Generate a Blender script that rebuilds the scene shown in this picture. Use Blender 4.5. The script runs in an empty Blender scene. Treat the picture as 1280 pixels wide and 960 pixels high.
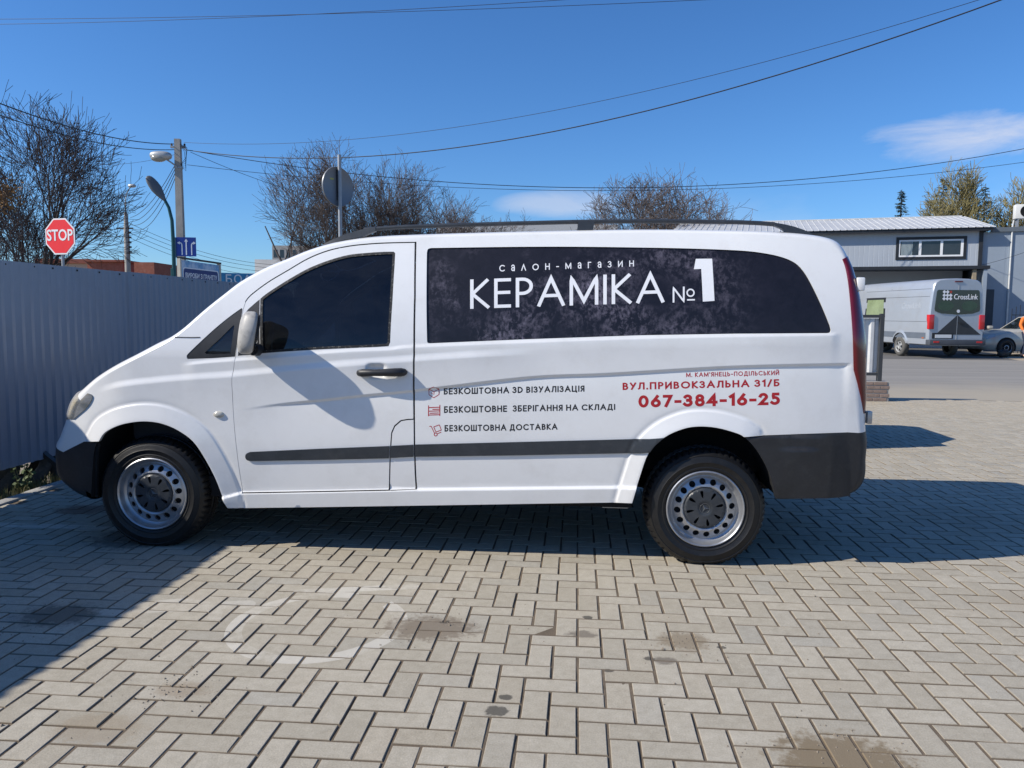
import bpy, bmesh, math, random
import numpy as np
from mathutils import Vector, Matrix
from mathutils.geometry import delaunay_2d_cdt

R = math.radians
S = bpy.context.scene
COL = S.collection

# ------------------------------------------------------------------ camera
F_PX = 965.0                       # focal length in pixels of a 1280 px wide picture
YAW, PITCH, ROLL = R(4.8), R(5.15), R(0.4)
CAM = np.array([2.48, -4.24, 1.385])
_r0 = np.array([math.cos(YAW), math.sin(YAW), 0]); _f0 = np.array([-math.sin(YAW), math.cos(YAW), 0]); _z = np.array([0, 0, 1.0])
_fw = _f0*math.cos(PITCH) - _z*math.sin(PITCH)
_u0 = _z*math.cos(PITCH) + _f0*math.sin(PITCH)
_rt = _r0*math.cos(ROLL) + _u0*math.sin(ROLL)
_up = _u0*math.cos(ROLL) - _r0*math.sin(ROLL)
cd = bpy.data.cameras.new('camera'); cam = bpy.data.objects.new('camera', cd); COL.objects.link(cam)
cd.sensor_width = 36.0; cd.lens = F_PX/1280*36.0; cd.clip_start = 0.05; cd.clip_end = 4000
cam.matrix_world = Matrix(((_rt[0], _up[0], -_fw[0], CAM[0]), (_rt[1], _up[1], -_fw[1], CAM[1]), (_rt[2], _up[2], -_fw[2], CAM[2]), (0, 0, 0, 1)))
S.camera = cam

# ------------------------------------------------------------------ light
SUN_AZ, SUN_EL = R(19.0), R(36.5)          # light travels towards +X and a little +Y
ldir = Vector((math.cos(SUN_AZ)*math.cos(SUN_EL), math.sin(SUN_AZ)*math.cos(SUN_EL), -math.sin(SUN_EL)))
sl = bpy.data.lights.new('sun', 'SUN'); sl.energy = 5.0; sl.angle = R(0.53); sl.color = (1.0, 0.935, 0.83)
so = bpy.data.objects.new('sun', sl); COL.objects.link(so); so.rotation_euler = ldir.to_track_quat('-Z', 'Y').to_euler(); so.location = (-20, -8, 25)
S.view_settings.view_transform = 'Standard'; S.view_settings.look = 'None'; S.view_settings.gamma = 1.0
S.view_settings.exposure = 0.16; S.view_settings.use_curve_mapping = False
W = bpy.data.worlds.new('World'); S.world = W; W.use_nodes = True


class NT:
    """tiny helper to write node graphs as expressions"""
    def __init__(s, tree): s.t = tree; s.n = tree.nodes; s.l = tree.links
    def node(s, typ, **kw):
        n = s.n.new(typ)
        for k, v in kw.items(): setattr(n, k, v)
        return n
    def put(s, sock, v):
        if isinstance(v, bpy.types.NodeSocket): s.l.new(v, sock)
        elif v is not None: sock.default_value = v
    def m(s, op, a, b=None, c=None, clamp=False):
        n = s.node('ShaderNodeMath', operation=op, use_clamp=clamp)
        for i, v in enumerate((a, b, c)):
            if v is not None: s.put(n.inputs[i], v)
        return n.outputs[0]
    def mix(s, f, a, b, mode='MIX'):
        n = s.node('ShaderNodeMix', data_type='RGBA', blend_type=mode)
        s.put(n.inputs[0], f); s.put(n.inputs[6], a if not isinstance(a, tuple) else (*a[:3], 1)); s.put(n.inputs[7], b if not isinstance(b, tuple) else (*b[:3], 1))
        return n.outputs[2]
    def noise(s, vec, scale, detail=4, rough=.55, dist=0.0):
        n = s.node('ShaderNodeTexNoise'); s.put(n.inputs['Vector'], vec); n.inputs['Scale'].default_value = scale
        n.inputs['Detail'].default_value = detail; n.inputs['Roughness'].default_value = rough; n.inputs['Distortion'].default_value = dist
        return n.outputs['Fac']
    def ramp(s, f, lo, hi):
        n = s.node('ShaderNodeMapRange', clamp=True); s.put(n.inputs[0], f); s.put(n.inputs[1], lo); s.put(n.inputs[2], hi)
        return n.outputs[0]
    def sep(s, v):
        n = s.node('ShaderNodeSeparateXYZ'); s.put(n.inputs[0], v); return n.outputs
    def scale(s, v, xyz):
        n = s.node('ShaderNodeMapping'); s.put(n.inputs['Vector'], v); n.inputs['Scale'].default_value = xyz; return n.outputs[0]


w = NT(W.node_tree)
bg = W.node_tree.nodes['Background']
sky = w.node('ShaderNodeTexSky', sky_type='NISHITA', sun_disc=False, sun_elevation=SUN_EL, sun_rotation=R(-107))
sky.altitude = 250; sky.air_density = 1.0; sky.dust_density = 0.35; sky.ozone_density = 2.6
tc = w.node('ShaderNodeTexCoord')
dx, dy, dz = w.sep(tc.outputs['Generated'])
az = w.m('ARCTAN2', dx, dy); el = w.m('ARCSINE', dz)
sx = w.node('ShaderNodeCombineXYZ'); w.put(sx.inputs[0], w.m('MULTIPLY', az, 1.0)); w.put(sx.inputs[1], w.m('MULTIPLY', el, 3.2))
cn = w.noise(sx.outputs[0], 9.0, 8, .64, .5); cn2 = w.noise(sx.outputs[0], 3.0, 5, .55, .2)
def blob(a0, e0, wa, we):
    d = w.m('ADD', w.m('POWER', w.m('DIVIDE', w.m('SUBTRACT', az, a0), wa), 2.0), w.m('POWER', w.m('DIVIDE', w.m('SUBTRACT', el, e0), we), 2.0))
    return w.m('SUBTRACT', 1.0, d, clamp=True)
c1 = w.ramp(w.m('ADD', w.m('MULTIPLY', blob(R(25.5), R(11.2), R(8.0), R(1.9)), .50), w.m('MULTIPLY', cn, 1.0)), .66, 1.12)
c1 = w.m('MULTIPLY', c1, w.ramp(blob(R(25.5), R(11.2), R(8.0), R(2.0)), .0, .5))
c2 = w.m('MULTIPLY', w.ramp(cn2, .42, .75), w.m('MULTIPLY', w.ramp(el, R(9.5), R(5.0)), w.ramp(az, R(-8), R(18))))
c3 = w.m('MULTIPLY', w.ramp(w.m('ADD', blob(R(-1.5), R(8.0), R(6), R(1.3)), cn), .80, 1.45), .42)
cl = w.m('ADD', w.m('MULTIPLY', c1, .62), w.m('ADD', w.m('MULTIPLY', c2, .8), c3), clamp=True)
skyc = w.node('ShaderNodeHueSaturation'); skyc.inputs['Saturation'].default_value = 1.06; skyc.inputs['Value'].default_value = 1.0
w.put(skyc.inputs['Color'], w.mix(1.0, sky.outputs[0], (.72, 1.03, 1.43), 'MULTIPLY'))
w.put(bg.inputs['Color'], w.mix(cl, skyc.outputs[0], (7.6, 7.7, 8.4)))
bg.inputs['Strength'].default_value = 0.092

# ------------------------------------------------------------------ picture <-> place helpers
def ray(px, py): return _fw + (px-640)/F_PX*_rt - (py-480)/F_PX*_up
def atY(px, py, y): d = ray(px, py); return CAM + d*((y-CAM[1])/d[1])
def atX(px, py, x): d = ray(px, py); return CAM + d*((x-CAM[0])/d[0])
def atG(px, py, z=0.0): d = ray(px, py); return CAM + d*((z-CAM[2])/d[2])
def atD(px, py, depth): return CAM + ray(px, py)*depth
def lerp(a, b, t): return a + (b-a)*t

# ------------------------------------------------------------------ materials
MATS = {}
def mat(name, col, rough=.6, metal=0.0, var=.12, vs=6.0, bump=0.0, bs=60.0, coat=0.0, spec=.5, trans=0.0, ior=1.45, emit=None, dark_back=False, dirt=None):
    """procedural principled material: base colour broken up by two noises, optional bump, dirt tint"""
    if name in MATS: return MATS[name]
    m = bpy.data.materials.new(name); m.use_nodes = True; MATS[name] = m
    t = NT(m.node_tree); b = m.node_tree.nodes['Principled BSDF']
    tc = t.node('ShaderNodeTexCoord').outputs['Object']
    n1 = t.noise(tc, vs, 5); n2 = t.noise(tc, vs*9, 3)
    f = t.m('ADD', t.m('MULTIPLY', n1, .7), t.m('MULTIPLY', n2, .3))
    lo = tuple(c*(1-var) for c in col); hi = tuple(min(1, c*(1+var)) for c in col)
    c = t.mix(t.ramp(f, .3, .7), lo, hi)
    if dirt:
        dcol, amt, dlo, dhi = dirt
        c = t.mix(t.m('MULTIPLY', t.ramp(t.noise(tc, vs*2.3, 6, .7), dlo, dhi), amt), c, dcol)
    t.put(b.inputs['Base Color'], c)
    t.put(b.inputs['Roughness'], t.m('ADD', rough-.06, t.m('MULTIPLY', n1, .12), clamp=True))
    b.inputs['Metallic'].default_value = metal; b.inputs['Specular IOR Level'].default_value = spec
    b.inputs['Coat Weight'].default_value = coat; b.inputs['Coat Roughness'].default_value = .06
    b.inputs['IOR'].default_value = ior
    if trans: b.inputs['Transmission Weight'].default_value = trans
    if bump:
        bn = t.node('ShaderNodeBump'); bn.inputs['Strength'].default_value = bump; bn.inputs['Distance'].default_value = .01
        t.put(bn.inputs['Height'], t.noise(tc, bs, 5)); t.put(b.inputs['Normal'], bn.outputs[0])
    if dark_back:
        d = t.node('ShaderNodeBsdfDiffuse'); d.inputs['Color'].default_value = (.012, .012, .013, 1)
        mx = t.node('ShaderNodeMixShader'); g = t.node('ShaderNodeNewGeometry')
        t.put(mx.inputs[0], g.outputs['Backfacing']); t.put(mx.inputs[1], b.outputs[0]); t.put(mx.inputs[2], d.outputs[0])
        t.put(m.node_tree.nodes['Material Output'].inputs['Surface'], mx.outputs[0])
    return m

def glass_mat(name, tint, rough=.03, dust=.0):
    """tinted pane: see-through tint under a fresnel reflection, with a thin film of dust"""
    if name in MATS: return MATS[name]
    m = bpy.data.materials.new(name); m.use_nodes = True; MATS[name] = m
    t = NT(m.node_tree); t.n.remove(t.n['Principled BSDF'])
    tr = t.node('ShaderNodeBsdfTransparent'); tr.inputs[0].default_value = (*tint, 1)
    gl = t.node('ShaderNodeBsdfGlossy'); gl.inputs['Roughness'].default_value = rough; gl.inputs['Color'].default_value = (.9, .93, 1, 1)
    fr = t.node('ShaderNodeFresnel'); fr.inputs[0].default_value = 1.5
    mx = t.node('ShaderNodeMixShader'); t.put(mx.inputs[0], fr.outputs[0]); t.put(mx.inputs[1], tr.outputs[0]); t.put(mx.inputs[2], gl.outputs[0])
    out = mx.outputs[0]
    if dust:
        df = t.node('ShaderNodeBsdfDiffuse'); df.inputs[0].default_value = (.42, .43, .46, 1)
        tc = t.node('ShaderNodeTexCoord').outputs['Object']
        n = t.noise(t.scale(tc, (1, 1, 2.5)), 3.5, 6, .65, .4)
        m2 = t.node('ShaderNodeMixShader'); t.put(m2.inputs[0], t.m('MULTIPLY', t.ramp(n, .2, .8), dust)); t.put(m2.inputs[1], out); t.put(m2.inputs[2], df.outputs[0])
        out = m2.outputs[0]
    t.put(t.n['Material Output'].inputs['Surface'], out)
    return m

# ------------------------------------------------------------------ mesh collector
class MB:
    def __init__(s): s.v = []; s.f = []
    def add(s, vs, fs):
        o = len(s.v); s.v += [tuple(map(float, p)) for p in vs]; s.f += [tuple(i+o for i in f) for f in fs]; return s
    def box(s, x0, x1, y0, y1, z0, z1, ch=0.0):
        if ch <= 0:
            v = [(x, y, z) for z in (z0, z1) for y in (y0, y1) for x in (x0, x1)]
            return s.add(v, [(0, 2, 3, 1), (4, 5, 7, 6), (0, 1, 5, 4), (2, 6, 7, 3), (0, 4, 6, 2), (1, 3, 7, 5)])
        bm = bmesh.new(); bmesh.ops.create_cube(bm, size=1)
        for p in bm.verts: p.co = Vector((lerp(x0, x1, p.co.x+.5), lerp(y0, y1, p.co.y+.5), lerp(z0, z1, p.co.z+.5)))
        bmesh.ops.bevel(bm, geom=list(bm.edges), offset=ch, segments=2, affect='EDGES', profile=.6)
        bm.verts.index_update(); s.add([p.co for p in bm.verts], [[q.index for q in f.verts] for f in bm.faces]); bm.free(); return s
    def tube(s, pts, rad, n=6, cap=True):
        pts = [Vector(map(float, p)) for p in pts]
        if not hasattr(rad, '__len__'): rad = [rad]*len(pts)
        o = len(s.v); ref = None
        for i, p in enumerate(pts):
            t = (pts[min(i+1, len(pts)-1)] - pts[max(i-1, 0)]).normalized()
            if ref is None: ref = t.orthogonal().normalized()
            ref = (ref - t*ref.dot(t))
            ref = ref.normalized() if ref.length > 1e-6 else t.orthogonal().normalized()
            b = t.cross(ref)
            for k in range(n):
                a = 2*math.pi*k/n; q = p + (ref*math.cos(a) + b*math.sin(a))*rad[i]; s.v.append(tuple(q))
        for i in range(len(pts)-1):
            for k in range(n):
                k2 = (k+1) % n; s.f.append((o+i*n+k, o+i*n+k2, o+(i+1)*n+k2, o+(i+1)*n+k))
        if cap and n > 2:
            s.f.append(tuple(o+k for k in reversed(range(n)))); e = o+(len(pts)-1)*n; s.f.append(tuple(e+k for k in range(n)))
        return s
    def lathe(s, prof, n=48, ax='y', c=(0, 0, 0), close=False):
        """prof: (radius, offset along the axis)"""
        o = len(s.v)
        for r, h in prof:
            for k in range(n):
                a = 2*math.pi*k/n; u, v = r*math.cos(a), r*math.sin(a)
                p = {'y': (u, h, v), 'z': (u, v, h), 'x': (h, u, v)}[ax]; s.v.append((p[0]+c[0], p[1]+c[1], p[2]+c[2]))
        for i in range(len(prof)-1):
            for k in range(n):
                k2 = (k+1) % n; s.f.append((o+i*n+k, o+(i+1)*n+k, o+(i+1)*n+k2, o+i*n+k2))
        return s
    def prism(s, poly, ax, a, b):
        """poly of 2-D points extruded along ax from a to b ('y': poly is x,z; 'x': y,z; 'z': x,y)"""
        n = len(poly)
        def P(p, h): return {'y': (p[0], h, p[1]), 'x': (h, p[0], p[1]), 'z': (p[0], p[1], h)}[ax]
        return s.add([P(p, a) for p in poly] + [P(p, b) for p in poly], [tuple(range(n)), tuple(range(2*n-1, n-1, -1))] + [(i, i+n, (i+1) % n+n, (i+1) % n) for i in range(n)])
    def sheet(s, poly, z): return s.add([(p[0], p[1], z) for p in poly], [tuple(range(len(poly)))])
    def xf(s, M):
        s.v = [tuple(M @ Vector(p)) for p in s.v]; return s
    def mesh(s, name, fix=True):
        me = bpy.data.meshes.new(name); me.from_pydata(s.v, [], s.f); me.update()
        if fix:
            bm = bmesh.new(); bm.from_mesh(me); bmesh.ops.recalc_face_normals(bm, faces=bm.faces); bm.to_mesh(me); bm.free()
        return me
    def build(s, name, m, parent=None, smooth=None, fix=True, label=None):
        me = s.mesh(name, fix); return link(me, name, m, parent, smooth, label)

def link(me, name, m, parent=None, smooth=None, label=None):
    o = bpy.data.objects.new(name, me); COL.objects.link(o)
    if m is not None: me.materials.append(m)
    if parent is not None: o.parent = parent
    if smooth is not None:
        me.polygons.foreach_set('use_smooth', [True]*len(me.polygons))
        if smooth < 179: me.set_sharp_from_angle(angle=R(smooth))
    if label: o['label'] = label
    return o

def thing(name, label, cat, loc=(0, 0, 0), rz=0.0, group=None):
    o = bpy.data.objects.new(name, None); COL.objects.link(o); o.location = tuple(map(float, loc)); o.rotation_euler = (0, 0, rz)
    o.empty_display_size = .2
    return tag(o, label, cat, group)
def tag(o, label, cat, group=None):
    o['label'] = label; o['category'] = cat
    if group: o['group'] = group
    return o
def struct(o, label=None, cat=None, kind='structure'):
    o['kind'] = kind
    if label: o['label'] = label
    if cat: o['category'] = cat
    return o
def copy_tree(o, parent=None):
    c = o.copy(); COL.objects.link(c)
    if parent is not None: c.parent = parent
    for ch in list(o.children): copy_tree(ch, c)
    return c
def text_mesh(s, size, bold=0.0, ext=.003, align='CENTER', spacing=1.0):
    """lettering as a real mesh in the x-z plane facing -y, from the built-in font"""
    cu = bpy.data.curves.new('lettering', 'FONT'); cu.body = s; cu.size = size; cu.offset = bold; cu.extrude = ext
    cu.align_x = align; cu.align_y = 'CENTER'; cu.space_character = spacing; cu.resolution_u = 3
    o = bpy.data.objects.new('lettering', cu); COL.objects.link(o)
    dg = bpy.context.evaluated_depsgraph_get(); me = bpy.data.meshes.new_from_object(o.evaluated_get(dg))
    COL.objects.unlink(o); bpy.data.objects.remove(o); bpy.data.curves.remove(cu)
    me.transform(Matrix.Rotation(R(90), 4, 'X')); me.materials.clear(); me.name = 'lettering'
    return me

M_white = mat('white_paint', (.81, .805, .79), .30, 0, .03, 2.0, coat=.5, dark_back=True, dirt=((.50, .47, .42), .22, .50, .78))
M_blackpl = mat('black_plastic', (.022, .023, .026), .48, 0, .25, 8, bump=.06, bs=250, dirt=((.16, .15, .14), .10, .5, .8))
M_greypl = mat('grey_plastic', (.035, .04, .047), .42, 0, .2, 8, bump=.04, bs=200, dirt=((.2, .19, .18), .12, .5, .8))
M_rubber = mat('tyre_rubber', (.0085, .0085, .009), .48, 0, .3, 14, bump=.08, bs=120, dirt=((.06, .055, .05), .18, .5, .8))
M_seal = mat('black_seal', (.012, .012, .013), .55, 0, .3, 30, dirt=((.38, .35, .30), .6, .54, .68))
M_steel = mat('silver_steel', (.42, .43, .45), .36, .75, .08, 10, dirt=((.2, .17, .14), .35, .5, .8))
M_dark = mat('dark_void', (.008, .008, .009), .9, 0, .2, 5)
M_conc = mat('concrete', (.36, .34, .31), .9, 0, .18, 3, bump=.3, bs=40)
M_galv = mat('galvanised_steel', (.34, .35, .36), .5, .5, .15, 8)
M_red = mat('red_lens', (.115, .004, .008), .16, 0, .15, 12, coat=.8)
M_letterw = mat('white_vinyl', (.82, .82, .83), .45, 0, .02, 5)
M_letterk = mat('black_vinyl', (.018, .016, .016), .45, 0, .05, 5)
M_letterr = mat('red_vinyl', (.44, .016, .022), .45, 0, .05, 5)

# ================================================================== THE WHITE VAN
# x runs along the van (front axle 0, rear axle 3.2), near flank at y = 0, centre line y = .95
VC = .95
def sst(x, a, b):
    t = np.clip((x-a)/(b-a), 0, 1); return t*t*(3-2*t)
def Ysm(x, z):
    """how far the flank leans in from its widest plane"""
    x = np.asarray(x, float); z = np.asarray(z, float)
    zr = z - .03*(x-1.6)
    t = np.maximum(0, zr-1.17); y = .21*(t/.7)**1.5
    y = y + .028*(np.maximum(0, .72-zr)/.4)**2
    y = y + .085*(np.maximum(0, -.05-x)/.5)**2 + .035*(np.maximum(0, x-3.35)/.65)**2
    return y
def sd(px, py):
    y = 0.0
    for _ in range(6):
        p = atY(px, py, y); y = float(Ysm(p[0], p[2]))
    return (float(p[0]), float(p[2]))
def sdl(l): return [sd(*p) for p in l]
def cr(pts, n=6, closed=False):
    """Catmull-Rom through the points"""
    P = [np.array(p, float) for p in pts]; out = []; N = len(P)
    for i in range(N if closed else N-1):
        g = (lambda k: P[k % N]) if closed else (lambda k: P[min(max(k, 0), N-1)])
        p0, p1, p2, p3 = g(i-1), g(i), g(i+1), g(i+2)
        for j in range(n):
            t = j/n
            out.append(tuple(.5*((2*p1) + (-p0+p2)*t + (2*p0-5*p1+4*p2-p3)*t*t + (-p0+3*p1-3*p2+p3)*t**3)))
    if not closed: out.append(tuple(P[-1]))
    return out

ARCH_F = cr(sdl([(121.5, 622), (120.5, 590), (121.5, 565), (126.5, 551), (134, 540), (150, 531.5), (169, 527), (187.5, 526), (206, 529), (225, 537), (244, 551), (259, 573), (272, 598), (281, 621), (287.5, 633.5)]), 4)
ARCH_R = cr(sdl([(789.5, 627), (799, 596), (810.6, 565), (830, 546), (853, 535.5), (872.5, 532.4), (895, 534), (917.5, 540), (929, 545.5), (943, 559), (957, 582), (965, 604), (968, 622)]), 4)
LIP_F = np.array([p for p in ARCH_F if p[1] > .28 and p[0] > sd(124, 551)[0]])
LIP_R = np.array([p for p in ARCH_R if p[0] < sd(935, 545)[0]])
CHL = np.array(cr(sdl([(300, 511), (345, 504.5), (400, 499), (455, 493), (517, 487), (660, 470.5), (760, 466), (917, 457), (1061, 453.5)]), 8))
SHO = np.array(cr(sdl([(118, 489), (150, 480), (200, 474), (255, 469.5), (292, 467), (400, 456.5), (517, 447.5), (600, 442), (690, 438)]), 8))
WLN = np.array(cr(sdl([(225, 456), (262, 452), (330, 447), (430, 438.5), (487, 436), (534, 432), (800, 422), (1045, 417.5)]), 8))
SIL = np.array(sdl([(285, 620), (303, 615.5), (400, 614), (517, 611.5), (700, 609.5), (796, 608.5)]))
HND = sd(471, 463.5)
def near_curve(x, z, L):
    P = np.stack([np.ravel(x), np.ravel(z)], 1); d = np.full(len(P), 9.0)
    for a, b in zip(L[:-1], L[1:]):
        ab = b-a; t = np.clip(((P-a) @ ab)/(ab @ ab), 0, 1); d = np.minimum(d, np.hypot(*(P-a-t[:, None]*ab).T))
    return d.reshape(np.shape(x))
def Yin(x, z):
    x = np.asarray(x, float); z = np.asarray(z, float); y = Ysm(x, z)
    # character line: a crisp undercut that fades downwards
    zc = np.interp(x, CHL[:, 0], CHL[:, 1]); a = .0105*sst(x, CHL[0, 0]-.02, CHL[0, 0]+.45)*(1-sst(x, CHL[-1, 0]-.03, CHL[-1, 0]+.02))
    h = zc-z; y = y + a*sst(h, -.001, .018)*np.exp(-np.maximum(h-.018, 0)/.12)
    # shoulder line
    zs = np.interp(x, SHO[:, 0], SHO[:, 1]); a = .010*sst(x, SHO[0, 0], SHO[0, 0]+.2)*(1-sst(x, SHO[-1, 0]-.5, SHO[-1, 0]))
    h = zs-z; y = y - a*sst(h, -.022, .022)*np.exp(-np.maximum(h-.02, 0)/.2)
    # waist lip under the glass
    zw = np.interp(x, WLN[:, 0], WLN[:, 1]); a = .007*sst(x, WLN[0, 0], WLN[0, 0]+.1)*(1-sst(x, WLN[-1, 0]-.03, WLN[-1, 0]+.03))
    h = zw-z; y = y - a*sst(h, -.014, .012)*np.exp(-np.maximum(h-.01, 0)/.09)
    # wheel-arch flares with a soft valley round them
    for L, wd in ((LIP_F, .105), (LIP_R, .092)):
        d = near_curve(x, z, L); q = np.clip(d/wd, 0, 1)
        side = 1.0
        y = y - .019*(1-sst(q, 0, 1)*.25-.75*q) - .004*(1-sst(d, wd-.016, wd)) + .002*np.exp(-((d-wd*1.06)/.012)**2)
    # sill step
    zl = np.interp(x, SIL[:, 0], SIL[:, 1]); h = zl-z
    y = y - .016*sst(h, -.012, .010)*(x > SIL[0, 0]-.02)*(x < SIL[-1, 0]+.02)
    # scoop behind the door handle
    y = y + .022*np.exp(-((x-HND[0])/.047)**4-((z-HND[1])/.036)**4)
    return y

VAN = thing('van', 'white panel van with black sticker over its long side window, in front', 'van', (1.6, VC, 0))
VO = np.array([1.6, VC, 0.0])

def resample(poly, sp):
    out = []
    for i, p in enumerate(poly):
        q = poly[(i+1) % len(poly)]; n = max(1, int(math.ceil(math.hypot(q[0]-p[0], q[1]-p[1])/sp)))
        for k in range(n): out.append((p[0]+(q[0]-p[0])*k/n, p[1]+(q[1]-p[1])*k/n))
    o2 = []
    for p in out:
        if not o2 or math.hypot(p[0]-o2[-1][0], p[1]-o2[-1][1]) > .0012: o2.append(p)
    if math.hypot(o2[0][0]-o2[-1][0], o2[0][1]-o2[-1][1]) < .0012: o2.pop()
    return o2
def inpoly(P, poly):
    x, z = P[:, 0], P[:, 1]; c = np.zeros(len(P), bool); n = len(poly)
    for i in range(n):
        x0, z0 = poly[i]; x1, z1 = poly[(i+1) % n]
        if z0 == z1: continue
        m = ((z0 > z) != (z1 > z)) & (x < (x1-x0)*(z-z0)/(z1-z0)+x0); c ^= m
    return c
def area(poly): return .5*sum(poly[i][0]*poly[(i+1) % len(poly)][1]-poly[(i+1) % len(poly)][0]*poly[i][1] for i in range(len(poly)))
def offset(poly, d):
    """grow (d>0) or shrink a closed polygon"""
    n = len(poly); sgn = 1 if area(poly) > 0 else -1; out = []
    for i in range(n):
        a, b, c = (np.array(poly[(i+k) % n]) for k in (-1, 0, 1))
        e1 = (b-a)/max(np.hypot(*(b-a)), 1e-9); e2 = (c-b)/max(np.hypot(*(c-b)), 1e-9)
        n1 = np.array([e1[1], -e1[0]])*sgn; n2 = np.array([e2[1], -e2[0]])*sgn; m = n1+n2; l = m @ m
        m = m*2/max(l, .8); out.append(tuple(b+m*d))
    return out
def tri2d(outline, holes=(), sp=.02, extra=None, grid=True):
    loops = [outline]+list(holes); B = np.array([p for l in loops for p in l])
    edges = []; o = 0
    for l in loops:
        edges += [(o+i, o+(i+1) % len(l)) for i in range(len(l))]; o += len(l)
    pts = np.zeros((0, 2))
    if grid:
        mn, mx = B.min(0), B.max(0)
        gx, gz = np.meshgrid(np.arange(mn[0]+sp*.37, mx[0], sp), np.arange(mn[1]+sp*.41, mx[1], sp)); gx[::2] += sp*.5
        pts = np.stack([gx.ravel(), gz.ravel()], 1)
        if extra is not None and len(extra):
            kp = np.ones(len(pts), bool)
            for k in range(0, len(pts), 2000):
                kp[k:k+2000] = (np.abs(pts[k:k+2000, None]-extra[None]).max(2).min(1) > .009)
            pts = np.vstack([pts[kp], extra])
        m = inpoly(pts, outline)
        for h in holes: m &= ~inpoly(pts, h)
        pts = pts[m]
        d = np.concatenate([np.hypot(*(pts[k:k+1500, None]-B[None]).transpose(2, 0, 1)).min(1) for k in range(0, len(pts), 1500)]) if len(pts) else np.zeros(0)
        pts = pts[d > min(.35*sp, .006)]
    allp = np.vstack([B, pts])
    V, E_, F, *_ = delaunay_2d_cdt([Vector(p) for p in allp], edges, [], 0, 1e-5)
    V = np.array([tuple(v) for v in V]); F = np.array([f for f in F if len(f) == 3]); c = V[F].mean(1)
    m = inpoly(c, outline)
    for h in holes: m &= ~inpoly(c, h)
    F = F[m]; a = V[F]; s = (a[:, 1, 0]-a[:, 0, 0])*(a[:, 2, 1]-a[:, 0, 1])-(a[:, 1, 1]-a[:, 0, 1])*(a[:, 2, 0]-a[:, 0, 0])
    F[s < 0] = F[s < 0][:, ::-1]
    return V, F[np.abs(s) > 1e-10]
def gradn(fn, x, z, e=.002):
    gx = (fn(x+e, z)-fn(x-e, z))/(2*e); gz = (fn(x, z+e)-fn(x, z-e))/(2*e)
    n = np.stack([gx, -np.ones_like(gx), gz], 1); return n/np.linalg.norm(n, axis=1)[:, None]
EXTRA = []
for L, offs in ((CHL, (.012, .003, -.004, -.011, -.018, -.026, -.036)), (SHO, (.024, .012, 0, -.012, -.024)), (WLN, (.016, .006, -.003, -.012, -.022)), (SIL, (.012, .004, -.004, -.012))):
    xs = np.arange(L[0, 0], L[-1, 0], .016)
    for o in offs: EXTRA.append(np.stack([xs, np.interp(xs, L[:, 0], L[:, 1])+o], 1))
EXTRA.append(np.array([(HND[0]+i*.007, HND[1]+j*.007) for i in range(-10, 11) for j in range(-8, 9)]))
for L, wd in ((LIP_F, .105), (LIP_R, .092)):
    for k in (.012, .03, .05, .07, wd-.017, wd-.008, wd+.001, wd+.012, wd+.024):
        t_ = np.gradient(L, axis=0); t_ /= np.hypot(*t_.T)[:, None]; c_ = L.mean(0); n_ = np.stack([-t_[:, 1], t_[:, 0]], 1); n_ *= np.sign(((L-c_)*n_).sum(1))[:, None]
        Q = L+n_*k; s_ = np.r_[0, np.cumsum(np.hypot(*np.diff(Q, axis=0).T))]; u_ = np.arange(0, s_[-1], .013); EXTRA.append(np.stack([np.interp(u_, s_, Q[:, 0]), np.interp(u_, s_, Q[:, 1])], 1))
EXTRA = np.vstack(EXTRA)

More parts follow.
